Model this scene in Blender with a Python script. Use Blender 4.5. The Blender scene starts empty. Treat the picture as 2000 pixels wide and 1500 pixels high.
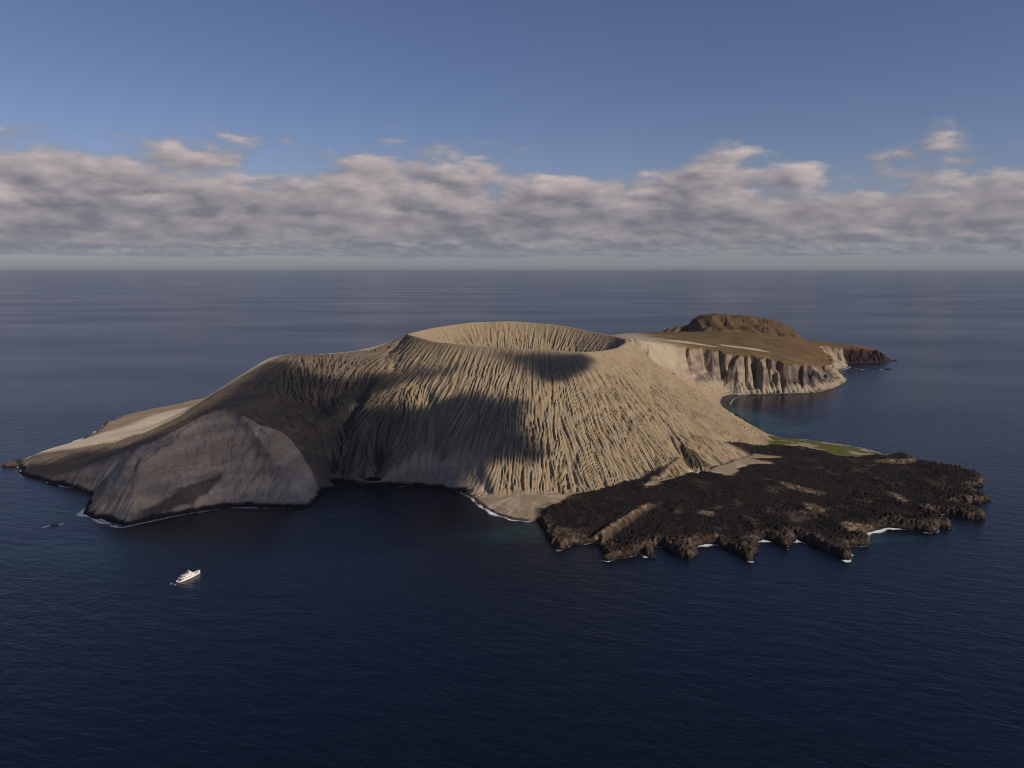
import bpy, math, time
import numpy as np
from mathutils import Vector

T0 = time.time()
scene = bpy.context.scene
COL = scene.collection
R = math.radians

# ------------------------------------------------------------------ camera
CAM_H = 500.0
PITCH = 8.71                      # degrees below the level
FOC = 1500.0                      # focal length in photograph pixels (2000 wide)
cam_d = bpy.data.cameras.new('camera')
cam_d.sensor_width = 36.0
cam_d.lens = 36.0 * FOC / 2000.0
cam_d.clip_start = 1.0
cam_d.clip_end = 200000.0
cam = bpy.data.objects.new('camera', cam_d)
cam.location = (0, 0, CAM_H)
cam.rotation_euler = (R(90 - PITCH), 0, 0)
COL.objects.link(cam)
scene.camera = cam

# ------------------------------------------------------------------ light
SUN_EL = 31.0
SUN_H = (0.86, -0.51)             # horizontal direction towards the sun (right and behind the camera)
se, ce = math.sin(R(SUN_EL)), math.cos(R(SUN_EL))
SUN = np.array([SUN_H[0] * ce, SUN_H[1] * ce, se])
sun_d = bpy.data.lights.new('sun', 'SUN')
sun_d.energy = 4.2
sun_d.angle = R(0.53)
sun_d.color = (1.0, 0.87, 0.72)
sun = bpy.data.objects.new('sun', sun_d)
sun.rotation_euler = Vector(SUN).to_track_quat('Z', 'Y').to_euler()
sun.location = (0, 0, 3000)
COL.objects.link(sun)

scene.view_settings.view_transform = 'Standard'
scene.view_settings.look = 'None'
scene.view_settings.exposure = 0.0
scene.view_settings.gamma = 1.0
scene.view_settings.use_curve_mapping = False
scene.cycles.use_denoising = True
scene.cycles.filter_width = 1.1
scene.cycles.max_bounces = 4
scene.cycles.diffuse_bounces = 2
scene.cycles.glossy_bounces = 2
scene.cycles.volume_bounces = 1
scene.cycles.transparent_max_bounces = 8


# ------------------------------------------------------------------ node helpers
class NT:
    def __init__(self, tree):
        self.t = tree
        self.x = 0

    def n(self, kind, **kw):
        nd = self.t.nodes.new(kind)
        self.x += 1
        nd.location = (self.x * 40, 0)
        for k, v in kw.items():
            setattr(nd, k, v)
        return nd

    def put(self, sock, v):
        if v is None:
            return
        if hasattr(v, 'is_output'):
            self.t.links.new(v, sock)
        else:
            sock.default_value = v

    def math(self, op, a, b=None, c=None, clamp=False):
        nd = self.n('ShaderNodeMath', operation=op, use_clamp=clamp)
        for i, v in enumerate((a, b, c)):
            self.put(nd.inputs[i], v)
        return nd.outputs[0]

    def vmath(self, op, a, b=None, s=None):
        nd = self.n('ShaderNodeVectorMath', operation=op)
        self.put(nd.inputs[0], a)
        if b is not None:
            self.put(nd.inputs[1], b)
        if s is not None:
            self.put(nd.inputs['Scale'], s)
        return nd.outputs['Value'] if op in ('LENGTH', 'DOT_PRODUCT') else nd.outputs[0]

    def comb(self, x, y, z):
        nd = self.n('ShaderNodeCombineXYZ')
        for i, v in enumerate((x, y, z)):
            self.put(nd.inputs[i], v)
        return nd.outputs[0]

    def sep(self, v):
        nd = self.n('ShaderNodeSeparateXYZ')
        self.put(nd.inputs[0], v)
        return nd.outputs

    def noise(self, vec, scale, detail=4.0, rough=0.5, lac=2.0, dist=0.0, col=False, dim='3D'):
        nd = self.n('ShaderNodeTexNoise', noise_dimensions=dim)
        self.put(nd.inputs['Vector'], vec)
        nd.inputs['Scale'].default_value = scale
        nd.inputs['Detail'].default_value = detail
        nd.inputs['Roughness'].default_value = rough
        nd.inputs['Lacunarity'].default_value = lac
        nd.inputs['Distortion'].default_value = dist
        return nd.outputs['Color' if col else 'Fac']

    def mr(self, v, a, b, c=0.0, d=1.0, smooth=False):
        nd = self.n('ShaderNodeMapRange', interpolation_type='SMOOTHSTEP' if smooth else 'LINEAR')
        self.put(nd.inputs[0], v)
        for i, q in enumerate((a, b, c, d)):
            self.put(nd.inputs[i + 1], q)
        return nd.outputs[0]

    def mix(self, f, a, b, blend='MIX'):
        nd = self.n('ShaderNodeMix', data_type='RGBA', blend_type=blend)
        nd.clamp_factor = True
        self.put(nd.inputs[0], f)
        for i, v in ((6, a), (7, b)):
            if isinstance(v, tuple) and len(v) == 3:
                v = v + (1.0,)
            self.put(nd.inputs[i], v)
        return nd.outputs[2]


# ------------------------------------------------------------------ sky
def build_world():
    w = bpy.data.worlds.new('World')
    scene.world = w
    w.use_nodes = True
    t = w.node_tree
    t.nodes.clear()
    q = NT(t)
    out = q.n('ShaderNodeOutputWorld')
    d = q.n('ShaderNodeTexCoord').outputs['Generated']
    dx, dy, dz = q.sep(d)
    dzc = q.math('MAXIMUM', dz, 0.004)
    sky = q.n('ShaderNodeTexSky', sky_type='NISHITA')
    sky.sun_disc = False
    sky.sun_elevation = R(SUN_EL)
    sky.sun_rotation = math.atan2(SUN_H[0], SUN_H[1])
    sky.altitude = 500
    sky.air_density = 1.0
    sky.dust_density = 0.2
    sky.ozone_density = 4.0
    q.put(sky.inputs[0], q.comb(dx, dy, dzc))
    bg = q.n('ShaderNodeBackground')
    bg.inputs['Strength'].default_value = 0.062
    q.put(bg.inputs['Color'], q.mix(1.0, sky.outputs[0], (1.12, 0.95, 1.07), 'MULTIPLY'))
    # cloud field: cumulus standing in rings round the island, flat bases at one level, seen one behind the other
    L = q.math('SQRT', q.math('ADD', q.math('MULTIPLY', dx, dx), q.math('MULTIPLY', dy, dy)))
    ux = q.math('DIVIDE', dx, L); uy = q.math('DIVIDE', dy, L)
    te = q.math('DIVIDE', dzc, L)
    U = q.comb(ux, uy, te)
    air = (0.205, 0.235, 0.275)
    acc = air
    # low sea haze in front of the clear sky
    tot = q.math('MULTIPLY', q.math('POWER', 2.718, q.math('MULTIPLY', te, -24.0)), 0.97)
    shells = [(28, 0.16, 0.36), (20, 0.18, 0.42), (15, 0.19, 0.50), (11.5, 0.19, 0.58), (9.2, 0.18, 0.66), (7.5, 0.15, 0.74), (6.3, 0.06, 0.82), (5.3, -0.05, 0.9)]
    for i, (Rk, cov, thick) in enumerate(shells):
        p = q.vmath('SCALE', U, s=float(Rk))
        a = q.math('MULTIPLY', te, float(Rk))
        big = q.noise(q.vmath('MULTIPLY', q.vmath('ADD', p, (1.3, 14.2, 0)), (1, 1, 0)), 0.22, 2, 0.5)
        h = q.math('DIVIDE', q.math('SUBTRACT', a, q.mr(big, 0.3, 0.7, 0.42, 0.28)), q.math('MULTIPLY', q.mr(big, 0.3, 0.7, thick * 0.45, thick * 1.4), q.mr(ux, -0.6, 0.6, 1.15, 0.88)))
        pv = q.vmath('MULTIPLY', q.vmath('ADD', p, (11.0 + i * 1.7, 2.0, 0)), (1, 1, 2.7))
        n = q.noise(pv, 1.25, 6, 0.54)
        n2 = q.noise(q.vmath('ADD', pv, (0.12 * SUN_H[0], 0.12 * SUN_H[1], 0.16)), 1.25, 3, 0.54)
        prof = q.math('MULTIPLY', q.math('MULTIPLY', h, h), 0.30)
        dens = q.math('SUBTRACT', q.math('ADD', n, cov), prof)
        dens = q.math('ADD', dens, q.mr(big, 0.3, 0.7, -0.07, 0.07))
        al = q.math('MULTIPLY', q.mr(dens, 0.43, 0.61, smooth=True), q.mr(h, -0.16, 0.16, smooth=True))
        lit = q.math('ADD', q.math('MULTIPLY', q.math('SUBTRACT', n, n2), 2.9), q.mr(h, 0.0, 0.9, 0.12, 0.72), clamp=True)
        c = q.mix(lit, (0.172, 0.168, 0.204), (0.60, 0.505, 0.492))
        hz = 1 - math.exp(-max(Rk - 4, 0) / 17.0)
        c = q.mix(hz, c, air)
        acc = q.mix(al, acc, c)
        tot = q.math('SUBTRACT', 1.0, q.math('MULTIPLY', q.math('SUBTRACT', 1.0, tot), q.math('SUBTRACT', 1.0, al)))
    bc = q.n('ShaderNodeBackground')
    q.put(bc.inputs['Color'], acc)
    bc.inputs['Strength'].default_value = 1.0
    ms = q.n('ShaderNodeMixShader')
    q.put(ms.inputs[0], tot)
    t.links.new(bg.outputs[0], ms.inputs[1]); t.links.new(bc.outputs[0], ms.inputs[2])
    t.links.new(ms.outputs[0], out.inputs[0])
    w.cycles.sampling_method = 'NONE'


build_world()


# ------------------------------------------------------------------ numpy helpers
cp, sp = math.cos(R(PITCH)), math.sin(R(PITCH))


def ray(px, py):
    a = (px - 1000.0) / FOC
    b = (750.0 - py) / FOC
    return np.array([a, cp + b * sp, -sp + b * cp])


def sea(px, py, z=0.0):
    """point of the photograph that lies on the level z -> ground x, y"""
    d = ray(px, py)
    t = (z - CAM_H) / d[2]
    return (d[0] * t, d[1] * t)


def far(px, py, D):
    """point of the photograph whose distance north of the camera is D -> x, y, z"""
    d = ray(px, py)
    t = D / d[1]
    return (d[0] * t, D, CAM_H + d[2] * t)


def _hash(ix, iy, seed):
    h = (ix.astype(np.int64) * 374761393 + iy.astype(np.int64) * 668265263 + seed * 2147483647) & 0xFFFFFFFF
    h = ((h ^ (h >> 13)) * 1274126177) & 0xFFFFFFFF
    return ((h ^ (h >> 16)) & 0xFFFF).astype(np.float32) / 65535.0 * (2 * np.pi)


def perlin(x, y, seed=0):
    x0 = np.floor(x); y0 = np.floor(y)
    fx = (x - x0).astype(np.float32); fy = (y - y0).astype(np.float32)
    x0 = x0.astype(np.int64); y0 = y0.astype(np.int64)
    u = fx * fx * fx * (fx * (fx * 6 - 15) + 10); v = fy * fy * fy * (fy * (fy * 6 - 15) + 10)

    def g(ix, iy, dx, dy):
        a = _hash(ix, iy, seed)
        return np.cos(a) * dx + np.sin(a) * dy
    a = g(x0, y0, fx, fy); b = g(x0 + 1, y0, fx - 1, fy)
    c = g(x0, y0 + 1, fx, fy - 1); d = g(x0 + 1, y0 + 1, fx - 1, fy - 1)
    return (a + (b - a) * u + (c - a) * v + (a - b - c + d) * u * v) * 1.5


def fbm(x, y, wl, oct=4, seed=0, gain=0.5):
    s = np.zeros_like(x, dtype=np.float32); a = 1.0; tot = 0.0
    for o in range(oct):
        s += a * perlin(x / wl, y / wl, seed + o * 17)
        tot += a; a *= gain; wl *= 0.5
    return s / tot


def smooth(a, b, x):
    t = np.clip((x - a) / (b - a), 0, 1)
    return t * t * (3 - 2 * t)


def bil(A, fi, fj):
    """sample A[j, i] bilinearly"""
    h, w = A.shape
    fi = np.clip(fi, 0, w - 1.001); fj = np.clip(fj, 0, h - 1.001)
    i = fi.astype(np.int32); j = fj.astype(np.int32)
    u = fi - i; v = fj - j
    k = j * w + i
    F = A.ravel()
    a = F[k]; b = F[k + 1]; c = F[k + w]; d = F[k + w + 1]
    return a + (b - a) * u + (c - a) * v + (a - b - c + d) * u * v


def smin(a, b, k):
    h = np.clip(0.5 + 0.5 * (b - a) / k, 0, 1)
    return b + (a - b) * h - k * h * (1 - h)


def smax(a, b, k):
    return -smin(-a, -b, k)


def tps(pts, X, Y, lam=0.0):
    P = np.array(pts, dtype=np.float64)
    n = len(P)
    S = 1000.0
    x, y, z = P[:, 0] / S, P[:, 1] / S, P[:, 2]

    def U(r2):
        return 0.5 * r2 * np.log(r2 + 1e-12)
    K = U((x[:, None] - x) ** 2 + (y[:, None] - y) ** 2) + np.eye(n) * lam
    A = np.zeros((n + 3, n + 3)); A[:n, :n] = K
    A[:n, n] = 1; A[:n, n + 1] = x; A[:n, n + 2] = y
    A[n:, :n] = A[:n, n:].T
    w = np.linalg.solve(A, np.concatenate([z, [0, 0, 0]]))
    out = w[n] + w[n + 1] * X / S + w[n + 2] * Y / S
    for i in range(n):
        out += w[i] * U((X / S - x[i]) ** 2 + (Y / S - y[i]) ** 2)
    return out


def polydist(poly, X, Y, vals=None):
    """signed distance to a closed polygon (+ inside) and the value of the nearest edge"""
    P = np.array(poly, dtype=np.float64)
    best = np.full(X.shape, 1e18); inside = np.zeros(X.shape, bool)
    val = np.zeros(X.shape) if vals is not None else None
    n = len(P)
    for i in range(n):
        ax, ay = P[i]; bx, by = P[(i + 1) % n]
        ex, ey = bx - ax, by - ay
        L = ex * ex + ey * ey + 1e-9
        t = np.clip(((X - ax) * ex + (Y - ay) * ey) / L, 0, 1)
        d = (X - ax - t * ex) ** 2 + (Y - ay - t * ey) ** 2
        m = d < best
        best = np.where(m, d, best)
        if vals is not None:
            v = vals[i] + (vals[(i + 1) % n] - vals[i]) * t
            val = np.where(m, v, val)
        if (ay > by) != (ay < by) or ay != by:
            c = ((ay > Y) != (by > Y)) & (X < ex * (Y - ay) / (ey if ey != 0 else 1e-9) + ax)
            inside ^= c
    d = np.sqrt(best)
    return np.where(inside, d, -d), val


def linedist(line, X, Y):
    """distance to an open polyline and the parameter 0..1 along it"""
    P = np.array(line, dtype=np.float64)
    best = np.full(X.shape, 1e18); par = np.zeros(X.shape)
    n = len(P) - 1
    for i in range(n):
        ax, ay = P[i][:2]; bx, by = P[i + 1][:2]
        ex, ey = bx - ax, by - ay
        L = ex * ex + ey * ey + 1e-9
        t = np.clip(((X - ax) * ex + (Y - ay) * ey) / L, 0, 1)
        d = (X - ax - t * ex) ** 2 + (Y - ay - t * ey) ** 2
        m = d < best
        best = np.where(m, d, best); par = np.where(m, (i + t) / n, par)
    return np.sqrt(best), par


def bandnoise(shape, cell, wl, seed):
    """band-limited noise of mean wavelength wl"""
    rs = np.random.RandomState(seed)
    h, w = shape
    F = np.fft.rfft2(rs.standard_normal(shape).astype(np.float32))
    fy = np.fft.fftfreq(h, cell)[:, None]; fx = np.fft.rfftfreq(w, cell)[None, :]
    f = np.sqrt(fx * fx + fy * fy)
    F *= np.exp(-((f - 1 / wl) / (0.35 / wl)) ** 2)
    A = np.fft.irfft2(F, s=shape)
    return (A / A.std()).astype(np.float32)


def blur(A, cell, sig):
    h, w = A.shape
    p = int(3 * sig / cell) + 1
    B = np.pad(A, p, mode='edge')
    F = np.fft.rfft2(B)
    fy = np.fft.fftfreq(B.shape[0], cell)[:, None]; fx = np.fft.rfftfreq(B.shape[1], cell)[None, :]
    F *= np.exp(-2 * (np.pi * sig) ** 2 * (fx * fx + fy * fy))
    return np.fft.irfft2(F, s=B.shape)[p:p + h, p:p + w].astype(np.float32)


def streaks(noise, Z, cell, length, step, mask, rot=None):
    """line integral of the noise along the fall line of Z: slope-parallel rills"""
    gy, gx = np.gradient(Z, cell)
    m = np.sqrt(gx * gx + gy * gy) + 1e-4
    dx = (gx / m).astype(np.float32); dy = (gy / m).astype(np.float32)
    if rot is not None:
        c, s = np.cos(rot), np.sin(rot)
        dx, dy = dx * c - dy * s, dx * s + dy * c
    J, I = np.nonzero(mask)
    J = J.astype(np.float32); I = I.astype(np.float32)
    acc = noise[mask].copy()
    n = int(length / 2 / step)
    for sgn in (1, -1):
        fi, fj = I.copy(), J.copy()
        for k in range(n):
            vx = bil(dx, fi, fj); vy = bil(dy, fi, fj)
            fi = fi + sgn * vx * np.float32(step / cell); fj = fj + sgn * vy * np.float32(step / cell)
            ww = np.float32(0.5 + 0.5 * math.cos(math.pi * (k + 1) / (n + 1)))
            acc += ww * bil(noise, fi, fj)
    out = np.zeros(Z.shape, np.float32)
    out[mask] = acc / acc.std()
    return out


def mesh_object(name, verts, faces, mat=None, smooth_shade=True, normals=None, attrs=None):
    me = bpy.data.meshes.new(name)
    verts = np.asarray(verts, dtype=np.float32); faces = np.asarray(faces, dtype=np.int32)
    nv, nf, k = len(verts), len(faces), faces.shape[1]
    me.vertices.add(nv); me.vertices.foreach_set('co', verts.ravel())
    me.loops.add(nf * k); me.loops.foreach_set('vertex_index', faces.ravel())
    me.polygons.add(nf)
    me.polygons.foreach_set('loop_start', np.arange(0, nf * k, k, dtype=np.int32))
    me.update(calc_edges=True)
    me.polygons.foreach_set('use_smooth', np.full(nf, smooth_shade))
    for an, arr in (attrs or {}).items():
        if arr.ndim == 2:
            at = me.attributes.new(an, 'FLOAT_COLOR', 'POINT')
            c = np.ones((nv, 4), np.float32); c[:, :3] = arr
            at.data.foreach_set('color', c.ravel())
        else:
            at = me.attributes.new(an, 'FLOAT', 'POINT')
            at.data.foreach_set('value', arr.astype(np.float32))
    if normals is not None:
        me.normals_split_custom_set_from_vertices(np.asarray(normals, dtype=np.float32))
    if mat:
        me.materials.append(mat)
    o = bpy.data.objects.new(name, me)
    COL.objects.link(o)
    return o


def grid_parts(X, Y, Z, cls, names, mats, tint, attrs, zmin=-3.0):
    """cut one height field into named pieces of terrain"""
    h, w = Z.shape
    cell = X[0, 1] - X[0, 0]
    gy, gx = np.gradient(Z, cell)
    N = np.dstack([-gx, -gy, np.ones_like(gx)]).reshape(-1, 3)
    N /= np.linalg.norm(N, axis=1)[:, None]
    idx = np.arange(h * w).reshape(h, w)
    quads = np.stack([idx[:-1, :-1], idx[:-1, 1:], idx[1:, 1:], idx[1:, :-1]], -1).reshape(-1, 4)
    zmax = Z.ravel()[quads].max(1)
    qc = cls[:-1, :-1].ravel()
    V = np.dstack([X, Y, Z]).reshape(-1, 3)
    objs = []
    for c, nm in enumerate(names):
        sel = quads[(qc == c) & (zmax > zmin)]
        if len(sel) == 0:
            objs.append(None); continue
        used = np.unique(sel)
        mp = np.zeros(h * w, np.int64); mp[used] = np.arange(len(used))
        at = {'tint': tint.reshape(-1, 3)[used]}
        for k, a in attrs.items():
            at[k] = a.ravel()[used]
        o = mesh_object(nm, V[used], mp[sel], mats[c], True, N[used], at)
        o['kind'] = 'structure'
        objs.append(o)
    return objs


# ------------------------------------------------------------------ ground material
def ground_material(name, fine=0.12, bump=0.0, bscale=0.3, rough=0.95, spec=0.1):
    m = bpy.data.materials.new(name)
    m.use_nodes = True
    t = m.node_tree
    q = NT(t)
    b = t.nodes['Principled BSDF']
    b.inputs['Roughness'].default_value = rough
    b.inputs['Specular IOR Level'].default_value = spec
    at = q.n('ShaderNodeAttribute', attribute_name='tint').outputs['Color']
    pos = q.n('ShaderNodeNewGeometry').outputs['Position']
    n1 = q.noise(pos, 0.12, 5, 0.6)
    n2 = q.noise(pos, 0.02, 4, 0.55)
    f = q.math('ADD', q.mr(n1, 0.3, 0.7, 1 - fine, 1 + fine), q.mr(n2, 0.3, 0.7, -fine * 0.7, fine * 0.7))
    sc = q.vmath('SCALE', at, s=f)
    hue = q.noise(pos, 0.035, 3, 0.5)
    warm = q.mix(q.mr(hue, 0.35, 0.65), (0.96, 1.0, 1.05), (1.05, 1.0, 0.93))
    q.put(b.inputs['Base Color'], q.mix(1.0, sc, warm, 'MULTIPLY'))
    if bump > 0:
        bn = q.n('ShaderNodeBump')
        bn.inputs['Strength'].default_value = 1.0
        bn.inputs['Distance'].default_value = bump
        q.put(bn.inputs['Height'], q.noise(pos, bscale, 6, 0.65))
        t.links.new(bn.outputs[0], b.inputs['Normal'])
    return m


ASH = np.array([0.262, 0.206, 0.135])
CLIFF = np.array([0.288, 0.224, 0.167])
LAVA = np.array([0.0125, 0.0100, 0.0095])
SAND = np.array([0.29, 0.222, 0.15])
PALE = np.array([0.46, 0.385, 0.28])
GRASS = np.array([0.085, 0.088, 0.022])
DARK = np.array([0.018, 0.016, 0.017])
OLIVE = np.array([0.125, 0.080, 0.037])
RED = np.array([0.034, 0.017, 0.018])


def lay(tint, col, m):
    m = np.clip(m, 0, 1)[..., None]
    return tint * (1 - m) + col * m


# ------------------------------------------------------------------ the near island
CELL = 2.2
x0, x1, y0, y1 = -1330.0, 1270.0, 1240.0, 3010.0
nx, ny = int((x1 - x0) / CELL) + 1, int((y1 - y0) / CELL) + 1
X, Y = np.meshgrid(x0 + np.arange(nx) * CELL, y0 + np.arange(ny) * CELL)
CX, CY = np.meshgrid(x0 + np.arange(nx // 4 + 2) * CELL * 4, y0 + np.arange(ny // 4 + 2) * CELL * 4)
FI, FJ = (X - x0) / (CELL * 4), (Y - y0) / (CELL * 4)


def up(A):
    return bil(np.ascontiguousarray(A), FI, FJ)


# coast: photograph points on the sea level with the steepness of the shore there
coast_px = [  # px, py, slope
    (38, 900, 0.5), (30, 912, 0.6), (45, 930, 0.9), (100, 947, 0.9), (150, 957, 0.9), (178, 968, 1.0), (172, 985, 1.1), (162, 1004, 1.1),
    (195, 1018, 0.85), (240, 1031, 0.78), (290, 1020, 0.74), (330, 1010, 0.72), (400, 998, 0.70), (440, 992, 0.70), (500, 993, 0.72), (560, 994, 0.75),
    (600, 992, 0.8), (622, 978, 0.9), (627, 968, 1.2), (632, 960, 1.2), (660, 955, 1.3), (700, 951, 1.4), (760, 949, 1.4), (820, 950, 1.4),
    (860, 955, 1.2), (895, 962, 0.7), (920, 974, 0.22), (938, 990, 0.16), (960, 1003, 0.14), (1000, 1016, 0.14), (1035, 1020, 0.2), (1050, 1018, 0.6),
    (1056, 1032, 1.9), (1070, 1050, 1.9), (1082, 1070, 1.9), (1090, 1077, 1.9), (1110, 1070, 1.9), (1140, 1062, 1.9), (1168, 1061, 1.9),
    (1178, 1080, 1.9), (1182, 1095, 1.9), (1196, 1096, 1.9), (1220, 1088, 1.9), (1250, 1082, 1.9), (1258, 1088, 1.9), (1272, 1085, 1.9),
    (1275, 1070, 1.9), (1290, 1066, 1.9), (1305, 1078, 1.9), (1330, 1090, 1.9), (1354, 1095, 1.9), (1358, 1080, 1.9), (1356, 1070, 1.5),
    (1375, 1064, 0.8), (1395, 1062, 1.5), (1405, 1070, 1.9), (1425, 1078, 1.9), (1445, 1090, 1.9), (1468, 1099, 1.9), (1476, 1085, 1.9),
    (1478, 1066, 1.9), (1490, 1055, 0.8), (1510, 1060, 1.9), (1522, 1070, 1.9), (1541, 1075, 1.9), (1547, 1062, 1.9), (1556, 1054, 0.8),
    (1572, 1058, 1.5), (1590, 1068, 1.9), (1615, 1080, 1.9), (1650, 1096, 1.9), (1660, 1094, 1.9), (1664, 1080, 1.9), (1658, 1068, 1.9),
    (1670, 1066, 1.9), (1690, 1070, 1.9), (1703, 1066, 1.9), (1702, 1056, 1.9), (1680, 1046, 0.5), (1700, 1040, 0.3), (1735, 1031, 0.35),
    (1760, 1033, 1.5), (1790, 1037, 1.9), (1812, 1042, 1.9), (1830, 1041, 1.9), (1832, 1032, 1.9), (1858, 1034, 1.9), (1862, 1028, 1.9),
    (1845, 1018, 1.9), (1822, 1008, 0.8), (1832, 1003, 0.8), (1860, 1008, 1.9), (1895, 1015, 1.9), (1920, 1014, 1.9), (1925, 1007, 1.9),
    (1910, 999, 1.9), (1872, 988, 1.5), (1880, 982, 1.5), (1915, 984, 1.9), (1932, 980, 1.9), (1930, 972, 1.9), (1905, 962, 1.5), (1895, 952, 0.8),
    (1922, 949, 1.5), (1925, 942, 1.5), (1915, 932, 1.5), (1885, 922, 0.8), (1850, 912, 0.8), (1800, 906, 0.7), (1788, 896, 0.8), (1765, 887, 0.6),
    (1725, 886, 0.2), (1690, 876, 0.14), (1640, 867, 0.14), (1580, 859, 0.14), (1530, 854, 0.2), (1500, 848, 0.5), (1465, 825, 0.6), (1440, 808, 0.6)]
coast = [sea(a, b) for a, b, s in coast_px]
slope = [s for a, b, s in coast_px]
back = [(690, 2680, 0.6), (640, 2850, 0.6), (560, 3200, 0.8), (0, 3250, 0.8), (-500, 3180, 0.6), (-900, 3050, 0.4)]
coast += [(a, b) for a, b, s in back]; slope += [s for a, b, s in back]
tail = [(392, 777, 0.3), (340, 790, 0.3), (290, 799, 0.25), (235, 812, 0.25), (205, 826, 0.25), (188, 842, 0.25), (150, 861, 0.25), (100, 878, 0.3), (70, 888, 0.4)]
coast += [sea(a, b) for a, b, s in tail]; slope += [s for a, b, s in tail]

cd, cs = polydist(coast, CX, CY, slope)
cs = blur(cs, CELL * 4, 14.0)
SD = up(cd); SL = up(cs)
SD = SD + fbm(X, Y, 40, 3, 5) * 5.0 * smooth(0.3, 0.9, SL) + fbm(X, Y, 34, 4, 6, 0.65) * 13.0 * smooth(1.2, 1.6, SL)

# cone: rim from the photograph, its distance judged along the crater ring
rim = [(800, 650, 2330), (812, 654, 2200), (870, 668, 2085), (960, 675, 2020), (1080, 681, 1985), (1140, 686, 2005), (1190, 681, 2080), (1216, 670, 2190),
       (1221, 663, 2290), (1214, 658, 2390), (1150, 645, 2520), (1080, 632, 2595), (985, 625, 2620), (905, 629, 2590), (860, 636, 2530), (820, 645, 2440)]
rimw = np.array([far(*p) for p in rim])
CC = np.array([rimw[:, 0].mean(), 2300.0])
th = np.arctan2(rimw[:, 1] - CC[1], rimw[:, 0] - CC[0]); rr = np.hypot(rimw[:, 0] - CC[0], rimw[:, 1] - CC[1])
o = np.argsort(th)
th, rr, rz = th[o], rr[o], rimw[o, 2]


def per(t, v, q):
    t3 = np.concatenate([t - 2 * np.pi, t, t + 2 * np.pi]); v3 = np.concatenate([v, v, v])
    qq = np.linspace(-np.pi, np.pi, 721)
    y = np.interp(qq, t3, v3)
    k = np.exp(-0.5 * (np.arange(-24, 25) / 9.0) ** 2); k /= k.sum()
    y = np.convolve(np.concatenate([y[-25:-1], y, y[1:25]]), k, 'valid')
    return np.interp(q, qq, y)


TH = np.arctan2(Y - CC[1], X - CC[0]); RD = np.hypot(X - CC[0], Y - CC[1])
wob = 1 + 0.02 * fbm(X, Y, 260, 2, 31)
rimr = per(th, rr, TH) * wob; rimz = per(th, rz, TH) + 2.5 * fbm(X, Y, 120, 3, 32)
ft = np.array([-np.pi * 0.75, -np.pi * 0.5, -np.pi * 0.36, -0.9, -0.55, -0.12, 0.3, 1.0, 1.6, 2.4, np.pi])
fr = np.array([690, 690, 690, 700, 715, 745, 700, 700, 720, 720, 700.0])
foot = per(ft, fr, TH)
d = RD - rimr
df = foot - rimr
f = (0.80 * d - 0.00020 * d * d) * (rimz - 6) / (0.80 * df - 0.00020 * df * df)
outer = rimz - np.where(d > 0, f, 0)
outer = np.where(d > df, np.minimum(outer, 6 - (d - df) * 0.35), outer)
inner = np.maximum(rimz - 0.80 * np.maximum(-d, 0), 118 + 8 * fbm(X, Y, 150, 3, 33))
cone = np.where(d > 0, outer, inner)
cone = blur(cone, CELL, 5.0)

# west shoulder, amphitheatre and headland
mw = [(785, 657, 2330), (765, 666, 2325), (750, 675, 2310), (735, 683, 2290), (690, 687, 2300), (640, 690, 2300), (600, 690, 2290), (560, 692, 2275), (525, 700, 2250), (490, 730, 2130), (440, 763, 2030),
      (400, 789, 1970), (340, 829, 1920), (250, 862, 1900), (150, 885, 1900), (80, 892, 1895),
      (425, 803, 1745), (480, 808, 1770), (520, 826, 1760), (555, 845, 1745), (585, 880, 1715), (610, 925, 1670), (300, 856, 1690), (200, 908, 1640),
      (360, 828, 1715), (120, 915, 1800), (200, 885, 1830),
      (690, 850, 1850), (665, 790, 1980), (700, 725, 2130), (620, 745, 2080), (560, 770, 2000), (650, 870, 1810), (600, 810, 1880),
      (785, 762, 1950), (800, 850, 1820), (745, 810, 1885), (850, 900, 1775), (720, 925, 1752), (660, 935, 1735), (830, 770, 1960), (860, 840, 1850)]
mp = [far(*p) for p in mw]
# far flank falls gently to the sea
mp += [(-620, 2480, 170), (-700, 2750, 60), (-800, 3000, 5), (-1000, 2600, 38), (-1080, 2450, 30), (-1200, 2250, 10), (-950, 2300, 60),
       (-300, 2600, 150), (-250, 2900, 30), (0, 2300, 60), (400, 2000, -60), (300, 1700, -60), (200, 2900, -20), (0, 1640, -10), (100, 1850, 20)]
MW = up(tps(mp, CX, CY, 0.0005))
MW = MW - 0.9 * np.maximum(X + 150 - 0.1 * (Y - 1750), 0)
base = smax(cone, MW, 14.0)

# low flats: lava field, beach fan, grass flat
lava_px = [(1040, 1012), (1062, 1000), (1075, 985), (1100, 975), (1118, 967), (1160, 960), (1200, 951), (1250, 942), (1290, 932), (1330, 919), (1375, 906), (1410, 895), (1440, 885), (1480, 875),
           (1510, 869), (1560, 872), (1600, 880), (1640, 890), (1680, 893),
           (1700, 884), (1725, 886), (1775, 880), (1800, 895), (1960, 930), (1990, 1010), (1900, 1060), (1660, 1130), (1300, 1130), (1050, 1100), (1030, 1030)]
tongue_px = [(1262, 958), (1275, 948), (1300, 936), (1340, 918), (1380, 903), (1420, 893), (1450, 892), (1490, 897), (1520, 900), (1500, 903), (1455, 903), (1475, 908), (1500, 914), (1465, 917), (1440, 924), (1428, 936), (1405, 934), (1370, 924), (1335, 932), (1300, 946)]
lava_w = [sea(a, b, 12.0) for a, b in lava_px]
ld, _ = polydist(lava_w, CX, CY)
td, _ = polydist([sea(a, b, 12.0) for a, b in tongue_px], CX, CY)
TD = up(td) + 5 + fbm(X * 0.3, Y, 30, 4, 42, 0.7) * 17
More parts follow.
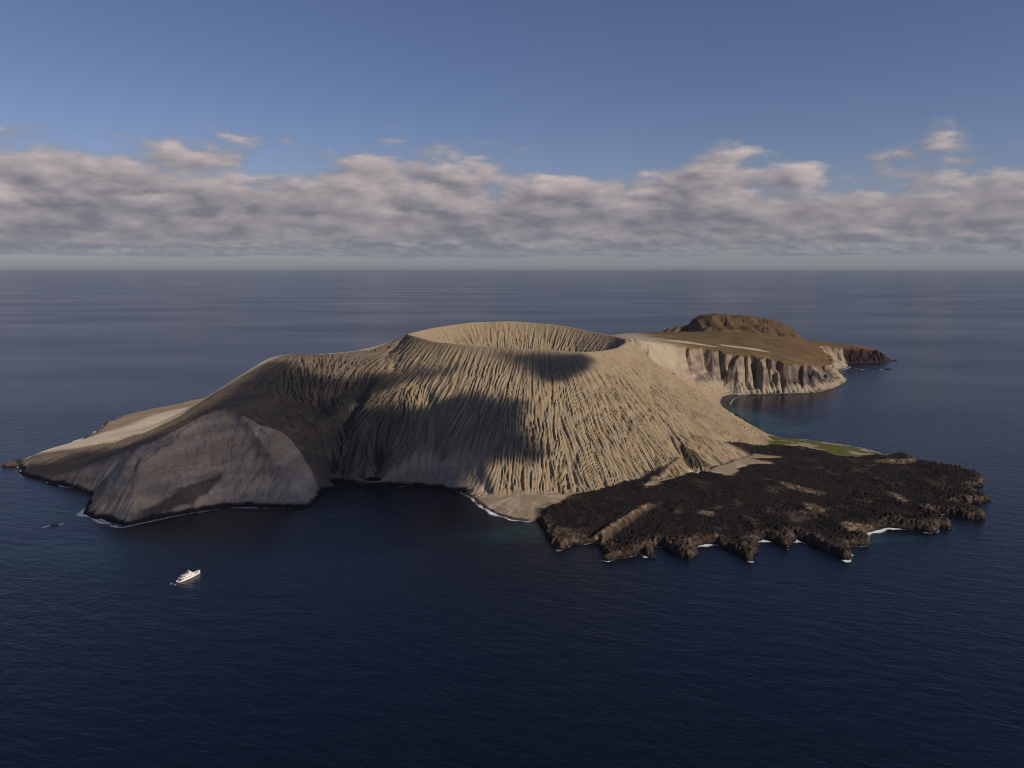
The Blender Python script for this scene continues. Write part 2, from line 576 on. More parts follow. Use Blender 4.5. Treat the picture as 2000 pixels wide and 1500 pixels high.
LD = np.minimum(up(ld) + fbm(X, Y, 60, 4, 41, 0.6) * 16, -TD)
lavam = smooth(-4, 6, LD)
grass_px = [(1490, 872), (1500, 850), (1540, 848), (1600, 855), (1660, 864), (1710, 875), (1740, 892), (1700, 900), (1640, 895), (1600, 885), (1560, 876)]
gd, _ = polydist([sea(a, b, 6) for a, b in grass_px], CX, CY)
GD = up(gd) + fbm(X, Y, 50, 3, 44) * 8
rough = bandnoise(X.shape, CELL, 24.0, 51) * 0.6 + bandnoise(X.shape, CELL, 9.0, 52) * 0.9
lavah = 11 + 6 * fbm(X, Y, 220, 3, 53) + 4.0 * fbm(X, Y, 60, 4, 54, 0.6) 
# flow ridges that run out from the foot of the cone
fl, _p = linedist([sea(1340, 900), sea(1340, 900)], CX, CY)
a_ = np.arctan2(X - sea(1380, 905)[0], -(Y - sea(1380, 905)[1]) * 1.0)
r_ = np.hypot(X - sea(1380, 905)[0], Y - sea(1380, 905)[1])
lavah = lavah + (9 * fbm(a_ * 420, r_ * 0.18, 60, 3, 57) + 5 * np.abs(fbm(a_ * 420, r_ * 0.10, 24, 3, 55))) * smooth(60, 260, r_)
lev, lpar = linedist([sea(1268, 985, 18), sea(1230, 1004, 18), (sea(1165, 1046, 18))], CX, CY)
LEV = up(lev)
lavah = lavah + 12 * np.exp(-(LEV / 11) ** 2) - 7 * np.exp(-((LEV - 24) / 12) ** 2)
fan = 4.0 + 0.05 * np.maximum(SD, 0) + 0.4 * fbm(X, Y, 30, 3, 58)
low = fan + (np.maximum(lavah, fan + 2) - fan) * lavam
shore = np.where(SD > 0, SL * SD * (1 + 0.0 * SD), SD * 0.5)
base = smax(base, np.where(SD > 0, low, -30), 3.0)
# flats start behind the cone foot only on the south and east side
brk = 45.0
cliffz = SL * np.clip(SD, 0, brk) + np.maximum(SD - brk, 0) * np.where(X > -395, 1.5, np.where(SL > 0.66, SL, 0.8 + (0.8 - SL) * 2.0)) + np.minimum(SD, 0) * 0.6 + 0.5
# hollows and gullies carved by hand in the amphitheatre
def carve(px, w, depth, z=80):
    pts = []
    for a, b, D in px:
        pts.append(far(a, b, D)[:2])
    dd, par = linedist(pts, CX, CY)
    dd = up(dd) + 0.5 * w * fbm(X, Y, 45, 3, 61)
    return depth * np.exp(-(dd / w) ** 2)


cut = carve([(715, 745, 2080), (690, 790, 1970), (668, 840, 1870), (655, 890, 1790), (650, 950, 1735)], 26, 26)
cut += carve([(835, 785, 1940), (850, 840, 1850), (858, 900, 1780), (866, 950, 1735)], 14, 14)
cut += carve([(740, 868, 1815), (745, 890, 1785), (735, 940, 1745)], 20, 40)
cut += carve([(640, 868, 1815), (618, 862, 1810)], 18, 34)
cut += carve([(690, 858, 1835), (680, 900, 1785)], 12, 18)
cut += carve([(494, 948, 1610), (505, 970, 1590), (530, 985, 1572), (575, 990, 1568)], 13, 16)
cut += carve([(505, 835, 1735), (510, 870, 1690), (512, 900, 1650)], 12, 7)
cut += carve([(330, 985, 1555), (325, 1005, 1525)], 5, 6)
cut += carve([(300, 995, 1545), (296, 1012, 1515)], 5, 6)
cut += carve([(268, 915, 1600), (264, 950, 1555), (262, 995, 1500)], 6, 9)
cut += carve([(1305, 845, 1860), (1340, 880, 1800), (1365, 905, 1760)], 16, 12)
base = base - cut
Zs = smin(base, cliffz, 6.0)
ISCL = smooth(-6, 14, base - cliffz)      # 1 on the sea cliffs

NX0, NY0, NZ = x0, y0, Zs.copy()


def hit(px, py):
    d = ray(px, py)
    t = np.arange(900, 3400, 1.5)
    x, y, z = d[0] * t, d[1] * t, CAM_H + d[2] * t
    fi, fj = (x - NX0) / CELL, (y - NY0) / CELL
    ok = (fi > 0) & (fj > 0) & (fi < NZ.shape[1] - 2) & (fj < NZ.shape[0] - 2)
    g = np.where(ok, bil(NZ, fi, fj), 0.0)
    g = np.maximum(g, 0)
    k = np.nonzero(z <= g)[0]
    k = k[0] if len(k) else -1
    return np.array([x[k], y[k], z[k]])


def patch(pts, warp, wl, soft, seed, sx=1.0):
    P = [hit(*p)[:2] for p in pts]
    dd, _ = polydist(P, CX, CY)
    return smooth(-soft, soft, up(dd) + warp * fbm(X * sx, Y, wl, 4, seed, 0.6))


tuff = patch([(182, 962), (165, 1000), (240, 1034), (330, 1012), (440, 994), (600, 994), (628, 966), (605, 905), (562, 850), (520, 829), (480, 813), (425, 806), (360, 830), (300, 860), (205, 914)], 5, 60, 5, 62)
ISCL = np.maximum(ISCL * smooth(-560, -640, X) + ISCL * smooth(-420, -400, X), tuff)
EDGE = smooth(-45, 6, base - cliffz)

# rills along the fall line
Zb = blur(Zs, CELL, 12.0)
land = smooth(0, 6, SD)
LM = (SD > -4) & (lavam < 0.9)
rot = 0.3 * fbm(X, Y, 50, 2, 75)
g1 = streaks(bandnoise(X.shape, CELL, 16.5, 71), Zb, CELL, 105.0, 4.5, LM, 0.4 * rot)
g2 = streaks(bandnoise(X.shape, CELL, 12.5, 72), Zb, CELL, 44.0, 3.5, LM, 1.2 * rot)
g3 = streaks(bandnoise(X.shape, CELL, 46.0, 73), Zb, CELL, 150.0, 7.0, LM)
gy, gx = np.gradient(Zb, CELL)
STEEP = smooth(0.04, 0.24, np.hypot(gx, gy))
tri = lambda g, f: 1 - np.abs(np.arcsin(np.sin(f * g)) * (2 / np.pi))
inc = 0.6 * tri(g1, 1.35) + 0.4 * (1 - np.minimum(np.abs(g1), 1.0)) ** 1.3
inc2 = tri(g2, 1.4)
inc3 = (1 - np.minimum(np.abs(g3), 1.0)) ** 1.2
fromrim = smooth(3, 70, np.abs(d)) * 0.65 + 0.35 * smooth(0, 14, np.abs(d))
ashy = land * np.maximum(STEEP, 0.45 * smooth(-90, -240, X) * smooth(70, 120, Zb) * smooth(-800, -640, X)) * (1 - ISCL) * (1 - lavam)
lowc = smooth(260, 60, Zb)
WEST = smooth(-90, -240, X) * (MW > cone - 15)
apron = smooth(0, 60, Y - np.interp(X, [-1300, -900, -640, -350], [1900, 1985, 2260, 2330])) * (MW > cone)
depth = (inc * (4.6 + 4.0 * lowc) + inc2 * (3.4 - 0.4 * lowc)) * (0.75 + 0.5 * smooth(-0.4, 0.4, fbm(X, Y, 110, 3, 79))) + inc3 * (3.6 + 9.0 * smooth(130, 70, Zb) * smooth(-60, -160, X)) + g1 * 0.7
depth = depth * (1 + 0.35 * WEST) * (1 - 0.85 * apron)
clf = land * ISCL * STEEP * (1 - lavam)
NZ = Zs
Z = Zs - ashy * fromrim * (1 - 0.65 * EDGE) * smooth(5, 26, Zs + 9 * fbm(X, Y, 26, 2, 74)) * (1 - 0.65 * smooth(-560, -720, X)) * depth - clf * (inc3 * 2.4 + inc * 1.5 + inc2 * 0.8 + np.abs(fbm(X, Y, 70, 5, 77, 0.6)) * 15.0 + fbm(X, Y, 22, 3, 63, 0.6) * 1.8 + fbm(X, Y, 120, 2, 76) * 6.0 + 2.2 * fbm(Zs * 1.0 - 0.10 * X + 4 * fbm(X, Y, 150, 2, 66), 0 * X, 14, 3, 67, 0.6))
Z = Z + land * (1 - lavam) * 0.5 * fbm(X, Y, 14, 3, 78)
Z = Z + lavam * smooth(1, 8, SD) * rough * (0.35 + 0.4 * smooth(120, 420, r_) + 0.8 * smooth(50, 15, SD)) * (0.6 + 0.8 * smooth(-0.3, 0.4, fbm(X, Y, 90, 3, 59)))

# ground colours, with some cloud shade, sunlight and hollow shade painted in
tint = np.empty(X.shape + (3,), np.float32); tint[:] = ASH
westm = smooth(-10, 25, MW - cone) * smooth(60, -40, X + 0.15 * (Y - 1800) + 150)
tint = lay(tint, np.array([0.115, 0.094, 0.074]), westm * 0.9)  # older ash is darker brown; cloud shade is painted into this tone too
tint = lay(tint, PALE * 1.35, apron)  # pale sand, brightened further to stand in for strong sunlight on the apron
tint = lay(tint, CLIFF * 1.22 * (1 + 0.45 * fbm(Zs * 1.0 - 0.10 * X + 4 * fbm(X, Y, 150, 2, 66), X * 0.02, 16, 3, 68, 0.6) + 0.25 * fbm(X, Y, 40, 4, 84, 0.6))[..., None], ISCL)
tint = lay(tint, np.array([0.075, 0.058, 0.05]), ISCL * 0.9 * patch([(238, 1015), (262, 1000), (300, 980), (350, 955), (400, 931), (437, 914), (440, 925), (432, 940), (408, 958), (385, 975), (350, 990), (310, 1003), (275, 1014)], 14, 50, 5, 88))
tint = lay(tint, np.array([0.06, 0.047, 0.04]), patch([(1316, 858), (1345, 872), (1392, 906), (1365, 913), (1342, 908), (1332, 885)], 8, 30, 4, 89) * 0.9)
tint = lay(tint, np.array([0.20, 0.085, 0.05]), patch([(750, 866), (762, 874), (776, 890), (770, 898), (755, 890)], 4, 20, 3, 90) * 0.8)
tint = lay(tint, np.array([0.05, 0.043, 0.042]), patch([(728, 862), (748, 858), (752, 880), (748, 905), (735, 900)], 6, 25, 4, 91) * 0.8)  # shade of the carved cave hollow, painted as a dark tint
tint = lay(tint, np.array([0.05, 0.043, 0.042]), patch([(600, 868), (622, 852), (645, 866), (620, 870)], 4, 25, 3, 92) * 0.8)  # dark tint painted over the left hollow as its inner shade
beachm = (1 - lavam) * smooth(6.5, 4.0, Zs - 0.05 * np.maximum(SD, 0)) * land
ap = hit(1015, 958)
fa = np.arctan2(X - ap[0], -(Y - ap[1])); fr_ = np.hypot(X - ap[0], Y - ap[1])
chan = smooth(0.05, 0.3, fbm(fa * 110 + 10 * fbm(X, Y, 40, 2, 80), fr_ * 0.25, 30, 3, 81))
tint = lay(tint, SAND * 0.92, beachm)
tint = lay(tint, PALE * 0.85, beachm * chan * 0.7)
grm = smooth(-3, 8, GD) * (1 - lavam) * smooth(24, 10, Zs)
gsand = smooth(0.05, 0.3, fbm(X, Y, 70, 3, 83))
tint = lay(tint, GRASS, grm * (1 - 0.8 * gsand))
tint = lay(tint, SAND, grm * gsand * 0.9)
lv = LAVA * (1 + 0.5 * fbm(X, Y, 25, 4, 85, 0.7)[..., None])
tint = lay(tint, lv, lavam)
sandy = smooth(0.28, 0.5, fbm(X, Y, 130, 4, 86, 0.6)) * lavam
tint = lay(tint, np.array([0.14, 0.10, 0.066]), sandy * 0.45)
spk = smooth(-0.05, 0.35, fbm(X, Y, 12, 3, 93))
tips = smooth(34, 8, SD + 14 * fbm(X, Y, 60, 3, 64)) * lavam * smooth(2.5, 6, Z)
tint = lay(tint, np.array([0.105, 0.075, 0.055]), tips * (0.25 + 0.6 * spk))
tint = lay(tint, np.array([0.05, 0.034, 0.026]), lavam * smooth(0.15, 0.5, fbm(X, Y, 55, 4, 65, 0.6)) * 0.7)
tint = lay(tint, np.array([0.23, 0.165, 0.105]), np.exp(-(LEV / 10) ** 2) * lavam * (0.4 + 0.6 * spk))
for pts, sd_ in (([(1525, 938), (1560, 948), (1612, 962), (1600, 968), (1550, 956), (1522, 945)], 94), ([(1568, 982), (1590, 985), (1608, 996), (1590, 1000), (1572, 992)], 95),
                 ([(1730, 958), (1752, 964), (1780, 980), (1760, 980), (1735, 966)], 96), ([(1640, 1018), (1712, 1020), (1718, 1030), (1680, 1040), (1655, 1032)], 97),
                 ([(1705, 899), (1790, 898), (1790, 904), (1710, 904)], 98), ([(1370, 995), (1395, 1000), (1390, 1010), (1365, 1003)], 99)):
    tint = lay(tint, np.array([0.21, 0.155, 0.10]), patch(pts, 12, 40, 6, sd_, 0.6) * (0.35 + 0.6 * spk) * lavam)
wet = smooth(9.5, 5.0, Z + 4 * fbm(X, Y, 30, 3, 87)) * smooth(0.4, 0.6, SL) * (1 - lavam)
tint = lay(tint, DARK, wet)
tint = lay(tint, DARK * 2.6, smooth(15, 9, SD + 2 * fbm(X, Y, 40, 2, 100)) * (1 - lavam) * smooth(0.45, 0.3, SL))

cls = np.zeros(X.shape, int)
cls[(MW > cone) | ((X < sea(640, 960)[0]))] = 1
cls[beachm > 0.5] = 2
cls[grm > 0.5] = 3
cls[lavam > 0.5] = 4
M_ash = ground_material('volcanic_ash', 0.12, 0.5, 0.25)
M_beach = ground_material('beach_sand', 0.08, 0.1, 0.3)
M_lava = ground_material('lava_rock', 0.45, 1.3, 0.35)
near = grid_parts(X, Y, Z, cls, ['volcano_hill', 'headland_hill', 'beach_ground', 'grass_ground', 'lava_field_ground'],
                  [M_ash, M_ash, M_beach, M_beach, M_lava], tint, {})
SHORE = (X, Y, SD.copy(), Z.copy(), lavam.copy())
print('near island', time.time() - T0)


# ------------------------------------------------------------------ the far plateau
RC = 4.5
a0, a1, b0, b1 = 180.0, 2240.0, 2600.0, 4900.0
nx, ny = int((a1 - a0) / RC) + 1, int((b1 - b0) / RC) + 1
X, Y = np.meshgrid(a0 + np.arange(nx) * RC, b0 + np.arange(ny) * RC)
CX, CY = np.meshgrid(a0 + np.arange(nx // 4 + 2) * RC * 4, b0 + np.arange(ny // 4 + 2) * RC * 4)
FI, FJ = (X - a0) / (RC * 4), (Y - b0) / (RC * 4)
rc = [(1424, 800, 0.2), (1418, 790, 0.12), (1422, 781, 0.12), (1440, 774, 0.3), (1465, 772, 1.2), (1500, 771, 1.3), (1540, 770, 1.3), (1580, 769, 1.3), (1610, 765, 1.3),
      (1635, 757, 1.2), (1652, 748, 1.0), (1655, 741, 1.0), (1645, 734, 1.1), (1636, 724, 1.3), (1656, 719, 1.6), (1657, 713, 1.6), (1648, 710, 1.4),
      (1662, 709, 1.5), (1690, 709, 1.6), (1712, 708, 1.6), (1730, 708, 1.2), (1744, 706, 0.6), (1742, 704, 0.6), (1720, 701, 0.6), (1690, 692, 0.6)]
coast = [sea(p, q) for p, q, s in rc]; slope = [s for p, q, s in rc]
bk = [(2000, 4650, 0.8), (1700, 4760, 1.0), (1300, 4720, 1.0), (1000, 4600, 0.9), (800, 4480, 0.9), (560, 4200, 0.8), (420, 3700, 0.8), (250, 3100, 0.8), (240, 2500, 0.8), (700, 2500, 0.3)]
coast += [(p, q) for p, q, s in bk]; slope += [s for p, q, s in bk]
cd, cs = polydist(coast, CX, CY, slope)
cs = blur(cs, RC * 4, 25.0)
SD = up(cd); SL = up(cs)
scal = bandnoise(X.shape, RC, 85.0, 101)
scal2 = bandnoise(X.shape, RC, 40.0, 102)
SDc = SD + (scal * 7 + scal2 * 5) * smooth(0.5, 1.1, SL) * smooth(8, 50, SD) + fbm(X, Y, 30, 3, 103) * 4 * smooth(0.4, 1, SL)
rp = [(1205, 656, 2780), (1225, 658, 2850), (1250, 662, 2900), (1290, 670, 2960), (1360, 678, 3070), (1430, 684, 3150), (1520, 693, 3220), (1570, 702, 3250), (1605, 712, 3290), (1640, 692, 3480),
      (1300, 663, 3200), (1400, 670, 3400), (1500, 682, 3400), (1580, 688, 3450), (1250, 652, 3400), (1300, 653, 3700), (1400, 660, 3650), (1500, 667, 3600), (1580, 676, 3650), (1640, 681, 3700),
      (1340, 650, 3950), (1400, 648, 3900), (1450, 650, 3850), (1540, 661, 3850), (1580, 668, 3900), (1620, 676, 3950),
      (1300, 649, 4150), (1330, 648, 4100), (1290, 648, 4300), (1250, 650, 4000), (1215, 652, 3400),
      (1640, 678, 4080), (1665, 674, 4130), (1690, 678, 4150), (1715, 692, 4170), (1738, 704, 4180)]
rw = [far(*p) for p in rp] + [(1500, 4600, 70), (1000, 4500, 110), (700, 4400, 110), (1900, 4500, 50), (600, 2600, 160), (450, 3000, 215), (400, 3400, 190), (900, 2600, 60), (1800, 3300, 80), (2100, 3900, 60)]
top = up(tps(rw, CX, CY, 0.0005)) + 3 * fbm(X, Y, 160, 4, 105)
# the block hill at the back
hp = [(1350, 636), (1362, 622), (1376, 616), (1400, 614), (1440, 616), (1480, 619), (1510, 624), (1535, 634), (1552, 647), (1566, 660)]
crest = [far(p, q, 4120 - 0.0 * k) for k, (p, q) in enumerate(hp)]
hx = np.array([c[0] for c in crest]); hz = np.array([c[2] for c in crest])
ch = np.interp(X, hx, hz)
front = 4090 + 10 * scal
hill = ch - 0.50 * np.maximum(front - Y, 0) - 0.9 * np.maximum(Y - 4210, 0)
hill = hill - 4.0 * np.maximum(hx[0] - X, 0) - 3.0 * np.maximum(X - hx[-1], 0)
ribs = bandnoise(X.shape, RC, 120.0, 111)
ribs = blur(ribs, RC, 10)
hill = hill - 7 * np.abs(perlin(X / 80.0 + 0.3 * fbm(X, Y, 90, 2, 114), Y / 300.0, 112)) * smooth(4130, 4050, Y) - 3 * np.abs(perlin(X / 30.0, Y / 120.0, 113)) + 5 * fbm(X, Y, 110, 3, 115) - 5 * np.abs(fbm(X, Y, 45, 3, 116, 0.6))
l1, l2 = far(1298, 646, 4200), far(1352, 636, 4180)
lw = np.interp(X, [l1[0], l2[0]], [l1[2], l2[2] + 4]) - 1.4 * np.maximum(np.abs(Y - 4200) - 30, 0) - 3 * np.maximum(l1[0] - X, 0) - 4 * np.maximum(X - l2[0] - 40, 0)
hill = np.maximum(hill, lw + 5 * scal2)
top = smax(top, hill, 16)
# terraced cliff: talus teeth below, steep wall above
foot_px = [(1425, 772), (1400, 757), (1340, 735), (1290, 712), (1245, 690)]
tal = [far(*p) for p in ((1425, 768, 2990), (1400, 757, 2975), (1340, 735, 2920), (1290, 712, 2870), (1245, 690, 2790), (1200, 670, 2700))]
cfoot = [t_[:2] for t_ in tal]
tpts = tal + [sea(1424, 800) + (1.0,), sea(1416, 790) + (1.0,), sea(1422, 781) + (1.0,), sea(1440, 774) + (1.0,), (500, 2600, 80), (620, 2650, 45), (1200, 2900, 1), (1500, 3100, 1)]
TAL = np.maximum(up(tps(tpts, CX, CY, 0.001)), 0.6)
vis = [sea(p, q) for p, q, s in rc[3:]]
fd, _ = polydist(cfoot[::-1] + vis + [(p, q) for p, q, s in bk[:8]] + [(430, 2700)], CX, CY)
FD = up(fd)
for (p, q, D, w_, dp) in ((1378, 715, 3060, 20, 46), (1406, 715, 3090, 10, 34), (1450, 720, 3110, 9, 30), (1466, 720, 3120, 12, 46), (1490, 720, 3140, 8, 30), (1340, 705, 3020, 9, 26), (1510, 725, 3150, 7, 18)):
    xc = far(p, q, D)[0]
    FD = FD - dp * np.exp(-((X - xc + 10 * fbm(X, Y, 40, 2, 107)) / w_) ** 2) * smooth(20, 60, FD) * smooth(3500, 3400, Y)
SDc = FD + (SDc - SD)
dd_ = np.maximum(SDc, 0)
wall = np.where(dd_ < 55, 0.85 * dd_, 47 + 2.1 * (dd_ - 55))
shore = np.where(SL > 0.55, 99, 2 + 0.16 * np.maximum(SD, 0))
beach_ = np.where(X < sea(1475, 772)[0], np.minimum(TAL, 0.8 + 0.6 * np.maximum(SD, 0)), np.minimum(TAL, 0.6))
clz = np.where(SDc > 0, wall * (0.55 + 0.45 * smooth(0.0, 0.7, SL)) + beach_, np.minimum(beach_, 99)) + np.minimum(SD, 0) * 0.6 + 0.5
clz = np.where(SD < 0, SD * 0.6 + 0.5, clz)
Zs = smin(top, clz, 8)
ISC = smooth(-5, 15, top - clz)
RAT = Zs / np.maximum(top, 40)
Zb = blur(Zs, RC, 16)
LM = SD > -5
g1 = streaks(bandnoise(X.shape, RC, 44.0, 121), Zb, RC, 120.0, 7.0, LM)
g2 = streaks(bandnoise(X.shape, RC, 24.0, 122), Zb, RC, 70.0, 7.0, LM)
gy, gx = np.gradient(Zb, RC)
ST = smooth(0.25, 0.6, np.hypot(gx, gy))
i1 = (1 - np.minimum(np.abs(g1), 1)) ** 1.2; i2 = (1 - np.minimum(np.abs(g2), 1)) ** 1.2
land = smooth(0, 8, SD)
teeth = smooth(75, 45, Zs) * smooth(0.8, 1.1, SL)
Z = Zs - land * ST * (i1 * (3 + 12 * teeth) + 9 * np.abs(fbm(X, Y, 60, 4, 110, 0.6)) + i2 * 5.5 + 3 * fbm(Zs + 8 * fbm(X, Y, 200, 2, 108), 0 * X, 30, 3, 109, 0.6)) * smooth(2, 16, Zs)
gyr, gxr = np.gradient(Z, RC)
tint = np.empty(X.shape + (3,), np.float32); tint[:] = OLIVE
tint = tint * (1 + 0.5 * fbm(X, Y, 90, 5, 131, 0.6)[..., None])
tint = lay(tint, SAND * 0.8, smooth(0.3, 0.5, fbm(X * 0.5, Y, 70, 4, 130, 0.6)) * 0.6)
tint = lay(tint, GRASS * 1.1, smooth(0.1, 0.5, fbm(X, Y, 300, 3, 132)) * 0.3)
ashm = smooth(far(1330, 665, 3050)[0] + 90, far(1290, 665, 3000)[0], X + 0.25 * (Y - 3000) + 60 * fbm(X, Y, 120, 3, 133)) * (Y < 3600)
strata = fbm(X * 0.25, Y * 0.0 + Z * 3.0 + 12 * fbm(X, Y, 120, 2, 134), 40, 3, 135)
rock = CLIFF[None, None] * (0.85 + 0.8 * strata[..., None])
rock = lay(rock, np.array([0.05, 0.042, 0.042]), smooth(-0.15, 0.35, fbm(X, Y + Z * 0.5, 90, 4, 136, 0.6)) * 0.8)
dk = np.exp(-((X - far(1570, 735, 3330)[0]) / 110) ** 2) * smooth(-0.35, 0.15, fbm(X, Y + Z, 80, 3, 137))
rock = lay(rock, np.array([0.03, 0.027, 0.03]), np.minimum(dk * 1.5, 1) * smooth(0.95, 0.8, RAT) * smooth(0.2, 0.32, RAT))
tint = lay(tint, rock, np.maximum(ISC, smooth(1.0, 1.6, np.hypot(gxr, gyr)) * 0.8 * np.where(Y > 3800, (X < hx[0] + 60), 1)))
tint = lay(tint, PALE * 0.66, smooth(0.40, 0.26, RAT + 0.08 * fbm(X, Y, 60, 3, 138)) * ISC * 0.85)
tint = lay(tint, ASH * 1.02, ISC * smooth(18, -8, top - Zs - 12) * smooth(120, 135, Zs) * 0.8)
tint = lay(tint, PALE * 0.72, ashm * smooth(0.0, 0.3, ISC + 0.35))
for (p, q, D, rx, ry) in ((1350, 674, 3180, 120, 20), (1460, 685, 3300, 110, 26), (1315, 656, 3500, 60, 12)):
    c = far(p, q, D)
    e = ((X - c[0]) / rx) ** 2 + ((Y - c[1]) / (ry * 2.2)) ** 2 + 1.7 * fbm(X * 0.5, Y, 60, 4, 139, 0.6)
    tint = lay(tint, PALE, smooth(1.1, 0.5, e) * (1 - ISC) * 0.8)
hillm = smooth(2, 14, hill - up(tps(rw, CX, CY, 0.0005)))
tint = lay(tint, np.array([0.088, 0.056, 0.034]) * (1 + 0.6 * fbm(X, Y, 50, 4, 143, 0.65)[..., None]), hillm * 0.75)
redm = smooth(far(1650, 700, 4000)[0], far(1657, 700, 4000)[0], X) * smooth(3880, 3950, Y)
tint = lay(tint, RED * (1 + 0.7 * fbm(X, Y + Z, 40, 3, 141)[..., None]), redm * smooth(0.2, 0.6, ISC))
tint = lay(tint, np.array([0.13, 0.08, 0.046]), redm * (1 - smooth(0.2, 0.6, ISC)))
tint = lay(tint, DARK * 1.5, smooth(5, 2.5, Z + 1.5 * fbm(X, Y, 30, 2, 142)))
bm = smooth(0.5, 0.25, SL) * smooth(20, 14, Zs)
tint = lay(tint, SAND * 1.05, smooth(6, -4, SDc) * smooth(22, 32, SD) * (X < sea(1475, 772)[0]))
tint = lay(tint, DARK * 2.2, smooth(26, 20, SD) * smooth(0.5, 0.3, SL) * land)
cls = np.zeros(X.shape, int)
cls[redm > 0.5] = 1
M_rear = ground_material('plateau_ground', 0.16, 0.8, 0.15)
grid_parts(X, Y, Z, cls, ['plateau_hill', 'red_promontory_hill'], [M_rear, M_rear], tint, {})
print('far plateau', time.time() - T0)


# ------------------------------------------------------------------ sea
def sea_material():
    m = bpy.data.materials.new('sea_water')
    m.use_nodes = True
    t = m.node_tree
    q = NT(t)
    b = t.nodes['Principled BSDF']
    b.inputs['Roughness'].default_value = 0.22
    b.inputs['IOR'].default_value = 1.333
    pos = q.n('ShaderNodeNewGeometry').outputs['Position']
    # depth colour: deep navy, teal over the shallow shelves
    col = (0.0011, 0.0042, 0.0118)
    shal = None
    wn = q.vmath('ADD', pos, q.vmath('SCALE', q.vmath('SUBTRACT', q.noise(pos, 0.004, 3, 0.5, col=True), (0.5, 0.5, 0.5)), s=260.0))
    for (px, py, rx, ry, a) in ((1455, 812, 150, 230, 1.0), (1520, 838, 170, 130, 0.8), (1000, 1040, 170, 70, 0.45), (1700, 1052, 110, 50, 0.5), (650, 1010, 200, 60, 0.15), (120, 1000, 160, 90, 0.35), (120, 1090, 220, 110, 0.3)):
        c = sea(px, py)
        v = q.vmath('MULTIPLY', q.vmath('SUBTRACT', wn, (c[0], c[1], 0.0)), (1.0 / rx, 1.0 / ry, 0.0))
        f = q.math('MULTIPLY', q.mr(q.vmath('LENGTH', v), 1.0, 0.2, smooth=True), a)
        shal = f if shal is None else q.math('MAXIMUM', shal, f)
    q.put(b.inputs['Base Color'], q.mix(shal, col, (0.008, 0.046, 0.050)))
    # wind sea
    rotv = q.n('ShaderNodeVectorRotate', rotation_type='Z_AXIS')
    q.put(rotv.inputs['Vector'], pos)
    rotv.inputs['Angle'].default_value = R(24)
    st = q.vmath('MULTIPLY', rotv.outputs[0], (0.45, 1.0, 1.0))
    hgt = q.math('ADD', q.math('MULTIPLY', q.noise(st, 0.045, 4, 0.6), 1.0), q.math('MULTIPLY', q.noise(st, 0.16, 3, 0.6), 0.35))
    bn = q.n('ShaderNodeBump')
    bn.inputs['Strength'].default_value = 0.8
    bn.inputs['Distance'].default_value = 2.4
    q.put(bn.inputs['Height'], hgt)
    t.links.new(bn.outputs[0], b.inputs['Normal'])
    # streaks of smoother and rougher water
    wind = q.noise(q.vmath('MULTIPLY', pos, (0.35, 1.0, 1.0)), 0.0011, 4, 0.55)
    q.put(b.inputs['Roughness'], q.mr(wind, 0.35, 0.65, 0.2, 0.27))
    return m


SEA_R = 130000.0
ring = [0, 800, 1500, 3000, 6000, 12000, 25000, 50000, SEA_R]
nseg = 96
sv = [(0, 0, 0)]; sf = []
for k, r in enumerate(ring[1:]):
    for i in range(nseg):
        a = 2 * math.pi * i / nseg
        sv.append((r * math.cos(a), r * math.sin(a), 0))
for k in range(1, len(ring) - 1):
    for i in range(nseg):
        q0 = 1 + (k - 1) * nseg + i; q1 = 1 + (k - 1) * nseg + (i + 1) % nseg
        sf.append((q0, q0 + nseg, q1 + nseg, q1))
for i in range(0, nseg, 2):
    sf.append((0, 1 + i, 1 + (i + 1) % nseg, 1 + (i + 2) % nseg))
sea_o = mesh_object('sea_water', sv, sf, sea_material(), False)
sea_o['kind'] = 'structure'


def simple_mat(name, col, rough=0.5, spec=0.4, vary=0.06, scale=0.6):
    m = bpy.data.materials.new(name)
    m.use_nodes = True
    q = NT(m.node_tree)
    b = m.node_tree.nodes['Principled BSDF']
    b.inputs['Roughness'].default_value = rough
    b.inputs['Specular IOR Level'].default_value = spec
    pos = q.n('ShaderNodeTexCoord').outputs['Object']
    n = q.noise(pos, scale, 4, 0.6)
    lo = tuple(c * (1 - vary) for c in col); hi = tuple(min(c * (1 + vary), 1) for c in col)
    q.put(b.inputs['Base Color'], q.mix(q.mr(n, 0.3, 0.7), lo, hi))
    return m


# ------------------------------------------------------------------ clouds overhead, out of the picture, whose shade lies on the island
CLOUD_Z = 1500.0


def to_cloud(px, py):
    p = hit(px, py)
    return (p + SUN * (CLOUD_Z - p[2]) / SUN[2])[:2]


